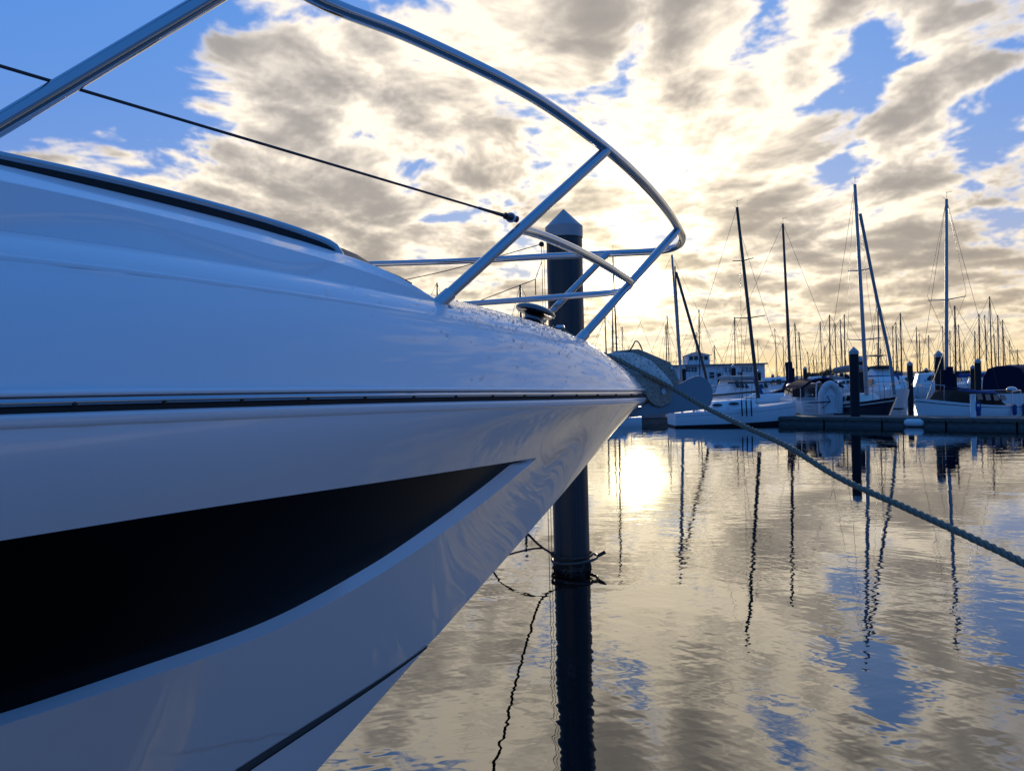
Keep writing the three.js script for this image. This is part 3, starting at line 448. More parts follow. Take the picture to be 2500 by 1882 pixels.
// ------------------------------------------------------------------ quay pontoon that the camera stands on
{
  const c = W(1.5, 5.2, 0), g = new RoundedBoxGeometry(26, 0.55, 3.6, 2, 0.04); g.rotateY(Math.atan2(0.276, 0.961)); g.translate(c.x, 0.27, c.z);
  structure('quay_pontoon', g, M.quay);
  const k = single('mooring_cleat', 'black horn cleat on the concrete quay pontoon', 'cleat', [rod(V(2.12, 0.545, 1.45), V(2.12, 0.60, 1.45), 0.02, 0.018, 12), rod(V(2.12, 0.545, 1.75), V(2.12, 0.60, 1.75), 0.02, 0.018, 12), rod(V(2.12, 0.61, 1.33), V(2.12, 0.61, 1.87), 0.02, 0.02, 12)], M.black, V(2.12, 0.545, 1.6));
}

// ------------------------------------------------------------------ piles
function pile(base, h, r, o, capH = 0.18) {
  const seg = o.seg || 20, shaft = new THREE.CylinderGeometry(r, r, h - capH * 1.45 + 1.6, seg, 1); shaft.translate(base.x, (h - capH * 1.45 - 1.6) / 2, base.z);
  const t = thing('mooring_pile', o.label, 'pile', V(base.x, 0, base.z), o.group);
  obj('shaft', shaft, o.mat || M.pileDark, t);
  const cap = new THREE.LatheGeometry([[r * 1.04, -capH * 1.6], [r * 1.05, -capH], [r * 1.05, -capH * 0.98], [0.006, 0]].map(([a, b]) => new THREE.Vector2(a, b)), seg); cap.translate(base.x, h, base.z);
  obj('cap', cap, M.cap, t); return t;
}
const PB = atHeight(1397, 0, 7.9);
const bigPile = (() => {
  const h = P(1368, 511, 7.9).y, t = pile(PB, h, 0.195, { label: 'tall dark steel pile with pointed cap directly behind the white yacht bow', seg: 48, mat: M.pileSleeve }, 0.20);
  // mussels and weed near the waterline
  const r = rng(8), geos = []; for (let k = 0; k < 420; k++) { const a = r() * 6.283, y = -0.25 + 0.34 * Math.pow(r(), 1.2), s = 0.008 + 0.014 * r(), g = new THREE.IcosahedronGeometry(s, 0); g.scale(1, 1.6, 0.8); g.rotateY(a * 3); g.translate(PB.x + Math.cos(a) * 0.195, y, PB.z + Math.sin(a) * 0.195); geos.push(g); }
  const m = obj('mussel_crust', geos, M.weed, t); m.userData.kind = 'stuff'; return t;
})();
{
  const ring = (r, y, dx, tilt, n = 40) => [...Array(n).keys()].map((i) => { const a = i / n * 2 * Math.PI; return V(PB.x + dx + Math.cos(a) * r, y + Math.cos(a) * tilt, PB.z + Math.sin(a) * r); });
  const y0 = P(1397, 1358, 7.9).y;
  const h = thing('pile_hoop', 'rope hoop floating round the tall dark pile near the water', 'hoop', V(PB.x, 0, PB.z));
  obj('hose_ring', tube(ring(0.245, y0 - 0.02, 0.03, 0.02), 0.017, 8, 80, true), M.alloyDark, h);
  obj('rope_ring', tube(ring(0.222, y0 + 0.025, 0.0, 0.0), 0.014, 8, 80, true), M.ropeDark, h);
  const e = V(PB.x + 0.26, y0, PB.z + 0.05); obj('ring_end', rod(e, e.clone().add(V(0.10, 0.05, 0)), 0.016, 0.022, 8), M.ropeDark, h);
  const knot = P(1326, 1338, 7.75), port = W(1.0, -0.85, 0.14);
  const sag = [V(PB.x - 0.12, y0 + 0.02, PB.z + 0.20), knot, P(1286, 1302, 7.3)]; const q = sag[2]; for (let k = 1; k <= 5; k++) { const s = k / 5, p = q.clone().lerp(port, s); p.y -= 0.16 * Math.sin(Math.PI * s); sag.push(p); }
  single('stern_rope', 'dark mooring rope rising from the pile hoop to the far side of the yacht', 'rope', rope3(sag, 0.013, 0.09), M.ropeDark, knot.clone());
  single('trailing_rope', 'dark rope end trailing from the pile hoop into the water', 'rope', rope3([knot, P(1300, 1340, 7.75), P(1236, 1356, 7.8), P(1215, 1368, 7.9), V(PB.x - 1.0, -0.2, PB.z)], 0.011, 0.08), M.ropeDark, knot.clone());
  const tp = P(1322, 596, 7.85), kn = new THREE.IcosahedronGeometry(0.03, 1); kn.translate(tp.x, tp.y, tp.z);
  const pl = thing('hanging_line', 'pair of thin cords hanging beside the tall dark pile', 'line', V(tp.x, 0, tp.z));
  obj('cord', rod(tp, V(tp.x, -0.3, tp.z), 0.004, 0.004, 6), M.ropeDark, pl); obj('cord', rod(tp.clone().add(V(0.025, 0, 0)), V(tp.x + 0.03, -0.3, tp.z + 0.02), 0.003, 0.003, 6), M.ropeDark, pl);
  obj('block', kn, M.ropeDark, pl);
  const far = P(850, 710, 8.2), k2 = P(1307, 682, 7.9), k3 = P(1000, 800, 8.3);
  obj('stay_wire', tube([tp, tp.clone().lerp(far, 0.5).add(V(0, -0.04, 0)), far], 0.005, 5, 20), M.ropeDark, pl);
  obj('stay_wire', [tube([P(1322, 640, 7.85), k2], 0.004, 5), tube([k2, k3], 0.005, 5), rod(k2, P(1308, 720, 7.9), 0.006, 0.006, 6)], M.ropeDark, pl);
}

// ------------------------------------------------------------------ boats: shared builders, world coordinates
function hullGeo(bow, stern, o) {                                    // bow, stern: points at the water, from stem to transom
  const ax = stern.clone().sub(bow); ax.y = 0; const L = ax.length(); ax.normalize(); const sd = V(-ax.z, 0, ax.x);
  const at = (x, b, y) => bow.clone().addScaledVector(ax, x).addScaledVector(sd, b).setY(y);
  const plan = (x) => { const f = x / L; return o.beam / 2 * (f < 0.6 ? Math.pow(Math.sin(Math.min(1, f / 0.6) * Math.PI / 2), o.full || 0.75) : lerp(1, o.stern || 0.75, sm(0.6, 1, f))); };
  const sheer = (x) => { const f = x / L; return lerp(o.bowH, o.sternH, Math.pow(f, 0.8)) - (o.sag || 0.06) * Math.sin(Math.PI * f); };
  const rake = o.rake === undefined ? 0.5 : o.rake;
  const pt = (a, b, s) => { const x = a * L, B = plan(x), S = sheer(x), wlx = rake * (1 - a) * (1 - b) * 0 + (b * rake) * (1 - a) ** 3, narrow = Math.pow(1 - b, 0.0) * (1 - 0.28 * b * b); const y = lerp(S, -0.25, b); return at(x + wlx, s * B * narrow * (b > 0.999 ? 0.6 : 1), y); };
  return { at, plan, sheer, L, ax, sd, pt, strip: (b0, b1, n = 5) => [1, -1].map((s) => grid(24, n, (a, b) => pt(a, lerp(b0, b1, b), s), s > 0)), tail: (b0, b1) => grid(6, 5, (a, b) => pt(1, lerp(b0, b1, b), lerp(1, -1, a)), false), deck: () => grid(24, 6, (a, b) => { const x = a * L, s = lerp(1, -1, b); return at(x, s * plan(x) * 0.985, sheer(x) - 0.02 + 0.05 * (1 - s * s)); }, true) };
}
const bAt = (h, a, y) => clamp01((h.sheer(a * h.L) - y) / (h.sheer(a * h.L) + 0.25));
function addHull(t, bow, stern, o) {
  const h = hullGeo(bow, stern, o), bw = o.boot === undefined ? 0.78 : o.boot;
  obj('hull', [...h.strip(0, bw), h.tail(0, bw)], o.mat || M.white, t);
  obj('boot_topping', [...h.strip(bw, 1, 3), h.tail(bw, 1)], o.bootMat || M.antifoul, t);
  obj('deck', h.deck(), o.deckMat || M.offwhite, t);
  if (o.stripe) obj('sheer_stripe', [1, -1].map((s) => grid(24, 1, (a, b) => h.pt(a, o.stripe[0] + b * o.stripe[1], s).addScaledVector(h.sd, s * 0.012), s > 0)), o.stripeMat || M.navy, t);
  return h;
}
function cabinGeo(h, x0, x1, w0, w1, ht, base = 0, slope = 0.25) {   // trunk cabin with raked ends, rounded by a few rings
  const prof = [[0, 0], [0.06, 0.55], [0.13, 0.92], [0.24, 1.03], [0.6, 1.05], [1, 1.06]];
  return [1, -1].map((s) => grid(18, 5, (a, b) => { const k = Math.round(b * 5), [i, yy] = prof[k], x = lerp(x0, x1, a), w = lerp(w0, w1, a), end = Math.min(1, a / slope * 2, (1 - a) * 9); return h.at(x, s * w * (1 - i), h.sheer(x) + base + ht * yy * sm(0, 1, end)); }, s > 0));
}
function tentGeo(h, x0, x1, w, ht, base) {                             // a canvas tent over hoops: a bevelled prism along the boat
  const s = new THREE.Shape([[-w, 0], [-w * 0.93, ht * 0.6], [-w * 0.72, ht * 0.9], [-w * 0.3, ht], [w * 0.3, ht], [w * 0.72, ht * 0.9], [w * 0.93, ht * 0.6], [w, 0]].map(([a, b]) => new THREE.Vector2(a, b)));
  const g = new THREE.ExtrudeGeometry(s, { depth: x1 - x0 - 0.2, bevelEnabled: true, bevelSize: 0.06, bevelThickness: 0.1, bevelOffset: -0.06, bevelSegments: 2, steps: 6 }); g.translate(0, 0, 0.1);
  const p = g.attributes.position; for (let i = 0; i < p.count; i++) { const z = p.getZ(i), y = p.getY(i), k = Math.sin(Math.PI * 6 * z / (x1 - x0)), q = h.at(x0 + z + (z < (x1 - x0) * 0.5 ? 0.45 : -0.12) * y / ht, p.getX(i), h.sheer((x0 + x1) / 2) + base + y * (1 - 0.02 * k * k)); p.setXYZ(i, q.x, q.y, q.z); }
  g.computeVertexNormals(); return g;
}
function sidePane(h, x0, x1, y0, y1, w, s, tilt = 0.06, round = false) { // a window pane on a cabin side
  const c = []; const n = 16; if (round) for (let i = 0; i < n; i++) { const a = i / n * 2 * Math.PI; c.push([(x0 + x1) / 2 + Math.cos(a) * (x1 - x0) / 2, (y0 + y1) / 2 + Math.sin(a) * (y1 - y0) / 2]); } else c.push([x0, y0], [x1, y0], [x1 - 0.03, y1], [x0 + 0.03, y1]);
  const pos = [], idx = []; for (const z of [0.02, -0.01]) for (const [x, y] of c) { const p = h.at(x, s * (w + z - tilt * (y - y0) / Math.max(0.05, y1 - y0)), y); pos.push(p.x, p.y, p.z); } const m = c.length;
  for (let i = 1; i < m - 1; i++) idx.push(0, i, i + 1); for (let i = 0; i < m; i++) { const j = (i + 1) % m; idx.push(i, i + m, j, j, i + m, j + m); }
  const g = new THREE.BufferGeometry(); g.setAttribute('position', new THREE.Float32BufferAttribute(pos, 3)); g.setIndex(idx); const q = g.toNonIndexed(); q.computeVertexNormals(); return q;
}
function addMast(t, base, top, r, o = {}) {
  const d = top.clone().sub(base), L = d.length(); const m = obj('mast', rod(base, top, r, r * 0.7, o.rad || 10), o.mat || M.alloy, t);
  const sd = o.sd || V(1, 0, 0);
  for (const [f, w] of o.spreaders || []) { const c = base.clone().lerp(top, f); for (const s of [1, -1]) obj('spreader', rod(c, c.clone().addScaledVector(sd, s * w).add(V(0, 0.06, 0)), r * 0.32, r * 0.22, 6), o.mat || M.alloy, m); }
  if (o.head) { const c = top; obj('masthead_vane', [rod(c, c.clone().add(V(0.02, 0.35, 0)), 0.008, 0.006, 5), rod(c.clone().add(V(-0.02, 0.28, 0)), c.clone().add(V(0.24, 0.33, 0)), 0.008, 0.006, 5), rod(c.clone().add(V(0, -0.05, 0)), c.clone().add(V(-0.16, 0.1, 0)), 0.01, 0.006, 5)], M.alloyDark, m); }
  return m;
}
function addStays(t, list, r = 0.008) { for (const [a, b] of list) obj('stay', rod(a, b, r, r, 5), M.wire, t); }
const G = (u, d) => { const p = atHeight(u, 0, d); return p; };       // a point on the water under photo column u

// ------------------------------------------------------------------ far pontoon
{
  const a = V(P(1930, 1040, 31.4).x, 0, -31.4), b = V(P(2700, 1040, 24.6).x, 0, -24.6), ax = b.clone().sub(a).normalize(), L = a.distanceTo(b) + 14, back = V(ax.z, 0, -ax.x);
  if (back.z > 0) back.negate();
  const turn = Math.atan2(-ax.z, ax.x), st = a.clone().addScaledVector(ax, -12);
  const p = thing('walkway_pontoon', 'long floating concrete walkway with timber waler in front of the moored boats', 'pontoon', st.clone());
  const W2 = 1.7, n = 11, seg = L / n;
  for (let i = 0; i < n; i++) { const c = st.clone().addScaledVector(ax, (i + 0.5) * seg).addScaledVector(back, W2 / 2); obj('float_unit', box(c.x, 0.00, c.z, seg - 0.06, 0.44, W2, turn, 0.03), M.concrete, p); }
  for (let i = 0; i < n; i++) { const c = st.clone().addScaledVector(ax, (i + 0.5) * seg).addScaledVector(back, -0.045); obj('waler', box(c.x, 0.262, c.z, seg - 0.03, 0.10, 0.09, turn, 0.012), M.timber, p); }
  for (let i = 0; i < n * 3; i++) { const c = st.clone().addScaledVector(ax, (i + 0.5) * seg / 3).addScaledVector(back, W2 / 2); obj('deck_slab', box(c.x, 0.335, c.z, seg / 3 - 0.025, 0.05, W2 + 0.12, turn, 0.012), M.concrete, p); }
  for (let i = 0; i < n * 3; i++) { const c = st.clone().addScaledVector(ax, (i + 0.25) * seg / 3).addScaledVector(back, -0.105); obj('bolt_plate', box(c.x, 0.262, c.z, 0.10, 0.07, 0.02, turn, 0.004), M.alloyDark, p); }
  // dock fender on the corner
  const fq = P(2228, 1034, 28.4); single('dock_fender', 'white rounded dock fender on the walkway edge', 'fender', (() => { const g = new THREE.CapsuleGeometry(0.15, 0.40, 6, 14); g.rotateZ(Math.PI / 2); g.rotateY(turn); g.translate(fq.x, 0.17, fq.z + 0.12); return g; })(), M.fender, V(fq.x, 0.0, fq.z + 0.12));
  // power post
  const w = (() => { const s = (2377 - 1250) / FPX; let k = 0; const q = st.clone().addScaledVector(back, 0.5); for (let i = 0; i < 4000; i++) { const c = q.clone().addScaledVector(ax, i * 0.01); if (proj(c.clone().setY(0.4))[0] > 2377) return c; } return q; })();
  const ph = P(2377, 966, -w.z).y, pp = thing('power_post', 'pale service post with coiled blue hose on the walkway', 'post', V(w.x, 0.36, w.z));
  obj('post', box(w.x, 0.36 + (ph - 0.36) / 2, w.z, 0.17, ph - 0.36, 0.17, turn, 0.02), M.white, pp); obj('post_cap', box(w.x, ph + 0.02, w.z, 0.20, 0.06, 0.20, turn, 0.02), M.offwhite, pp);
  for (let i = 0; i < 3; i++) obj('louvre', box(w.x, ph - 0.05 - i * 0.035, w.z, 0.18, 0.014, 0.18, turn, 0.003), M.offwhite, pp);
  const hose = []; for (let i = 0; i <= 60; i++) { const k = i / 60 * 6.283 * 3; hose.push(V(w.x + 0.14 + Math.cos(k) * 0.09, ph - 0.42 + Math.sin(k) * 0.22, w.z + 0.06 + i * 0.001)); } obj('hose', tube(hose, 0.013, 6, 120), M.blueCanvas, pp);
  // finger pontoon beside the white sloop
  const f0 = P(2300, 1017, 31.2), f1 = P(2560, 985, 38), fa = f1.clone().sub(f0).setY(0), fl = fa.length(), fc = f0.clone().add(f1).multiplyScalar(0.5);
  const fp = thing('finger_pontoon', 'narrow pale finger pontoon behind the white wooden sloop', 'pontoon', V(fc.x, 0, fc.z)); obj('float_unit', box(fc.x, 0.05, fc.z, fl, 0.42, 0.8, Math.atan2(-fa.z, fa.x), 0.03), M.concrete, fp); obj('deck_slab', box(fc.x, 0.31, fc.z, fl, 0.06, 0.9, Math.atan2(-fa.z, fa.x), 0.02), M.concrete, fp);
}
// left pontoon run behind the racing sloop
{
  const p = thing('berth_pontoon', 'low concrete berth pontoon behind the white racing sloop', 'pontoon', V(G(1700, 35.5).x, 0, -35.5)); const c = G(1700, 35.5);
  for (let i = 0; i < 4; i++) obj('float_unit', box(c.x - 4.5 + i * 3, 0.03, c.z, 2.95, 0.44, 1.6, 0, 0.03), M.concrete, p);
  for (let i = 0; i < 4; i++) obj('deck_slab', box(c.x - 4.5 + i * 3, 0.29, c.z, 2.97, 0.06, 1.7, 0, 0.015), M.concrete, p);
}

// ------------------------------------------------------------------ white racing sloop
{
  const d = 32, bow = G(1951, d).add(V(0, 0, -0.3)), stern = G(1640, d + 0.2), t = thing('racing_sloop', 'white plumb bowed racing sloop with bare boom, oval cabin windows and leaning mast', 'sailboat', V(G(1800, d).x, 0, -d));
  const h = addHull(t, bow, stern, { beam: 2.2, bowH: 0.98, sternH: 0.62, sag: 0.02, rake: 0.05, full: 0.62, stern: 0.72, boot: 0.62, stripe: [0.16, 0.012], stripeMat: M.greyCanvas });
  const base = P(1852, 972, d), xM = base.clone().sub(bow).dot(h.ax);
  const cab = obj('cabin', cabinGeo(h, xM - 0.05, xM + 2.3, 0.62, 0.78, 0.36, 0, 0.5), M.white, t);
  for (const s of [1, -1]) for (const x of [xM + 1.0, xM + 1.75]) obj('oval_window', sidePane(h, x, x + 0.46, h.sheer(x) + 0.16, h.sheer(x) + 0.28, 0.665 + (x - xM) * 0.055, s, 0.05, true), M.glass, cab);
  obj('cabin_hatch', (() => { const c = h.at(xM + 0.25, 0, h.sheer(xM + 0.25) + 0.40); return box(c.x, c.y, c.z, 0.5, 0.07, 0.5, 0, 0.02); })(), M.offwhite, cab);
  addMast(t, base, P(1800, 506, d), 0.085, { mat: M.alloyDark, spreaders: [[0.42, 0.72], [0.72, 0.48]], sd: V(0.75, 0, 0.66), head: true });
  const bm = P(1846, 956, d), be = P(1738, 966, d); const boom = obj('boom', rod(bm, be, 0.045, 0.04, 8), M.wood, t);
  const top = P(1806, 560, d), tipM = P(1800, 506, d); addStays(t, [[tipM, h.at(h.L - 0.1, 0, 0.7)], [top, h.at(0.1, 0, 0.98)], [top, h.at(xM + 0.3, 0.95, 0.8)], [top, h.at(xM + 0.3, -0.95, 0.8)], [P(1828, 760, d), h.at(xM + 0.5, 0.9, 0.8)]]);
  for (const [u, k] of [[1811, 0], [1822, 1], [1834, 2]]) { const p = P(u, 978, d - 1.0), q = P(u + 2, 1016, d - 1.02); obj('chain_plate', rod(q, p, 0.028, 0.028, 6), M.navy, t); obj('stay', rod(p, P(u + 3, 935, d - 0.8), 0.01, 0.008, 5), M.wire, t); }
  for (let i = 0; i < 5; i++) { const x = h.L - 0.3 - i * 0.5; for (const s of [1, -1]) obj('winch', rod(h.at(x, s * 0.75, h.sheer(x)), h.at(x, s * 0.75, h.sheer(x) + 0.1), 0.05, 0.045, 10), M.steelDull, t); }
}
// ------------------------------------------------------------------ dark sloop with furled jib
{
  const d = 33, bow = V(P(2190, 1000, 31.2).x, 0, -31.2), stern = V(P(2066, 1000, 36.8).x - 1.2, 0, -36.8), t = thing('dark_sloop', 'dark hulled sloop with pale cabin, raised sheer line and furled grey jib', 'sailboat', V((bow.x + stern.x) / 2, 0, -34));
  const h = addHull(t, bow, stern, { beam: 2.3, bowH: 1.12, sternH: 0.72, sag: 0.16, rake: 0.9, mat: M.navyHull, stripe: [0.10, 0.05], stripeMat: M.cream, boot: 0.85, bootMat: M.redPaint });
  const cab = obj('cabin', cabinGeo(h, 1.5, 4.2, 0.5, 0.78, 0.46, 0, 0.5), M.cream, t); for (const s of [1, -1]) for (const x of [2.2, 2.75, 3.3]) obj('cabin_window', sidePane(h, x, x + 0.45, h.sheer(x) + 0.14, h.sheer(x) + 0.36, 0.56 + (x - 1.5) * 0.1, s, 0.06), M.glass, cab);
  const base = h.at(2.0, 0, h.sheer(2) + 0.4), tp = P(2088, 450, d); base.x = P(2121, 930, d).x;
  addMast(t, base, tp, 0.095, { spreaders: [[0.26, 0.72], [0.59, 0.5]], sd: V(0.8, 0, 0.6), head: true });
  obj('furled_jib', tube([P(2101, 522, d), P(2140, 720, 32.4), P(2172, 868, 31.9), h.at(0.12, 0, 1.2)], 0.07, 8, 30), M.greyCanvas, t);
  const boomA = P(2116, 905, d + 0.2), boomB = boomA.clone().addScaledVector(h.ax, 2.4); const boom = obj('boom', rod(boomA, boomB, 0.05, 0.045), M.alloy, t); obj('sail_cover', tube([boomA.clone().add(V(0, 0.08, 0)), boomA.clone().lerp(boomB, 0.5).add(V(0, 0.14, 0)), boomB.clone().add(V(0, 0.06, 0))], 0.16, 10, 20), M.greyCanvas, boom);
  addStays(t, [[tp, stern.clone().setY(0.8)], [tp, P(2075, 641, d)], [P(2075, 641, d), P(2072, 794, d)], [P(2072, 794, d), h.at(2.3, -1.1, 0.9)], [P(2126, 650, d), P(2146, 790, d)], [P(2146, 790, d), h.at(2.3, 1.1, 0.9)], [P(2095, 500, d), h.at(2.6, 1.1, 0.9)]]);
  // bow pulpit
  const pa = h.at(0.05, 0, 1.14), pr = [h.at(1.0, 0.42, 1.62), h.at(0.4, 0.26, 1.66), h.at(-0.15, 0, 1.70), h.at(0.4, -0.26, 1.66), h.at(1.0, -0.42, 1.62)]; const pu = obj('bow_pulpit', tube(pr, 0.016, 6, 30), M.steel, t); for (const [x, b] of [[1.0, 0.42], [0.45, 0.25], [0.45, -0.25], [1.0, -0.42]]) obj('pulpit_leg', rod(h.at(x, b, h.sheer(x)), h.at(x - 0.05, b, 1.63), 0.013, 0.013, 6), M.steel, pu);
  for (const s of [1, -1]) obj('lifeline', tube([h.at(1.0, s * 0.42, 1.55), h.at(2.2, s * 0.95, 1.4), h.at(4.6, s * 1.05, 1.3)], 0.006, 5, 20), M.wire, t);
}
// ------------------------------------------------------------------ white wooden sloop
{
  const bow = V(P(2236, 1000, 30.2).x, 0, -30.2), stern = V(P(2452, 1000, 33.6).x, 0, -33.6), t = thing('wooden_sloop', 'white wooden sloop with brown cabin cover, blue fenders and tall two spreader mast', 'sailboat', V((bow.x + stern.x) / 2, 0, -31.8));
  const h = addHull(t, bow, stern, { beam: 2.2, bowH: 1.08, sternH: 0.56, sag: 0.10, rake: 0.35, mat: M.white, stripe: [0.10, 0.025], stripeMat: M.navy, boot: 0.86, deckMat: M.wood });
  const cab = obj('cabin', cabinGeo(h, 1.3, 5.4, 0.42, 0.86, 0.55, 0, 0.5), M.brownCanvas, t);
  obj('cabin_top', cabinGeo(h, 2.4, 5.3, 0.5, 0.8, 0.6, 0.02, 0.3), M.blueCanvas, cab);
  for (const s of [1, -1]) for (const x of [3.2, 3.75, 4.3, 4.8]) obj('cabin_window', sidePane(h, x, x + 0.42, h.sheer(x) + 0.2, h.sheer(x) + 0.46, 0.60 + (x - 1.3) * 0.095, s, 0.05), M.glass, cab);
  const d = 31.6, base = P(2311, 940, d), tp = P(2312, 486, d);
  addMast(t, base.setY(h.sheer(2.2) + 0.1), tp, 0.085, { mat: M.alloy, spreaders: [[0.5, 0.82]], sd: h.sd, head: true });
  const sa = P(2311, 905, d), cover = obj('furled_sail', [tube([P(2318, 895, d), P(2318, 930, d), P(2330, 950, d + 0.2), P(2365, 957, d + 1), P(2376, 959, d + 1.3)], 0.17, 10, 24), tube([P(2312, 903, d), P(2312, 960, d)], 0.24, 10, 6), tube([P(2324, 912, d), P(2326, 955, d)], 0.2, 10, 6)], M.navy, t, 'navy canvas cover over the furled mainsail');
  obj('boom', rod(P(2314, 958, d), P(2400, 964, d + 1.9), 0.05, 0.045), M.wood, t);
  const sl = P(2265, 722, d), sr = P(2360, 714, d); addStays(t, [[tp, sl], [sl, h.at(2.5, 1.05, 0.85)], [tp, sr], [sr, h.at(2.5, -1.05, 0.85)], [tp, h.at(0.1, 0, 1.1)], [tp, h.at(h.L - 0.1, 0, 0.6)], [P(2312, 715, d), h.at(2.7, 1.05, 0.85)], [P(2312, 715, d), h.at(2.7, -1.05, 0.85)]]);
  const pr = [h.at(1.3, 0.5, 1.55), h.at(0.4, 0.25, 1.62), h.at(-0.2, 0, 1.64), h.at(0.4, -0.25, 1.62), h.at(1.3, -0.5, 1.55)]; const pu = obj('bow_pulpit', tube(pr, 0.017, 6, 30), M.steel, t); for (const [x, b] of [[1.3, 0.5], [0.3, 0.18], [0.3, -0.18], [1.3, -0.5]]) obj('pulpit_leg', rod(h.at(x, b * 0.9, h.sheer(x)), h.at(x - 0.05, b, 1.58), 0.013, 0.013, 6), M.steel, pu);
  for (const s of [1, -1]) obj('lifeline', tube([h.at(1.3, s * 0.5, 1.5), h.at(3.2, s * 1.0, 1.25), h.at(6.6, s * 0.9, 1.15)], 0.006, 5, 20), M.wire, t);
  const rl = [h.at(h.L - 0.9, 0.8, 1.2), h.at(h.L - 0.05, 0.75, 1.22), h.at(h.L - 0.05, -0.75, 1.22), h.at(h.L - 0.9, -0.8, 1.2)]; const sr2 = obj('stern_rail', tube(rl, 0.017, 6, 24), M.steel, t); for (const q of rl) obj('rail_post', rod(q.clone().setY(0.55), q, 0.013, 0.013, 6), M.steel, sr2);
  for (const [x, n] of [[2.7, 0], [5.7, 1], [6.75, 2]]) { const s = h.at(x, 0, 0).z > h.at(x, 1, 0).z ? -1 : 1, w = h.plan(x) + 0.1, c = h.at(x, s * w, 0.38); const g = new THREE.CapsuleGeometry(0.085, 0.32, 5, 12); g.translate(c.x, c.y, c.z); single('boat_fender', ['blue fender hanging amidships on the white wooden sloop', 'blue fender hanging near the stern rail of the white wooden sloop', 'blue fender at the stern corner of the white wooden sloop'][n], 'fender', [g, rod(V(c.x, 0.55, c.z), h.at(x, s * (w - 0.1), h.sheer(x) + 0.06), 0.01, 0.01, 5)], M.blueCanvas, V(c.x, 0.15, c.z)); }
  const ob = h.at(h.L - 0.2, 0.45, 1.25); const bg = new THREE.SphereGeometry(0.19, 16, 10); bg.scale(1.2, 0.75, 1); bg.translate(ob.x, ob.y, ob.z); const bq = thing('stern_barbecue', 'round steel barbecue clamped to the stern rail of the wooden sloop', 'barbecue', V(ob.x, 1.0, ob.z)); obj('kettle', bg, M.steel, bq); obj('bracket', rod(V(ob.x, 0.95, ob.z), V(ob.x, 1.2, ob.z), 0.02, 0.02, 6), M.black, bq);
}
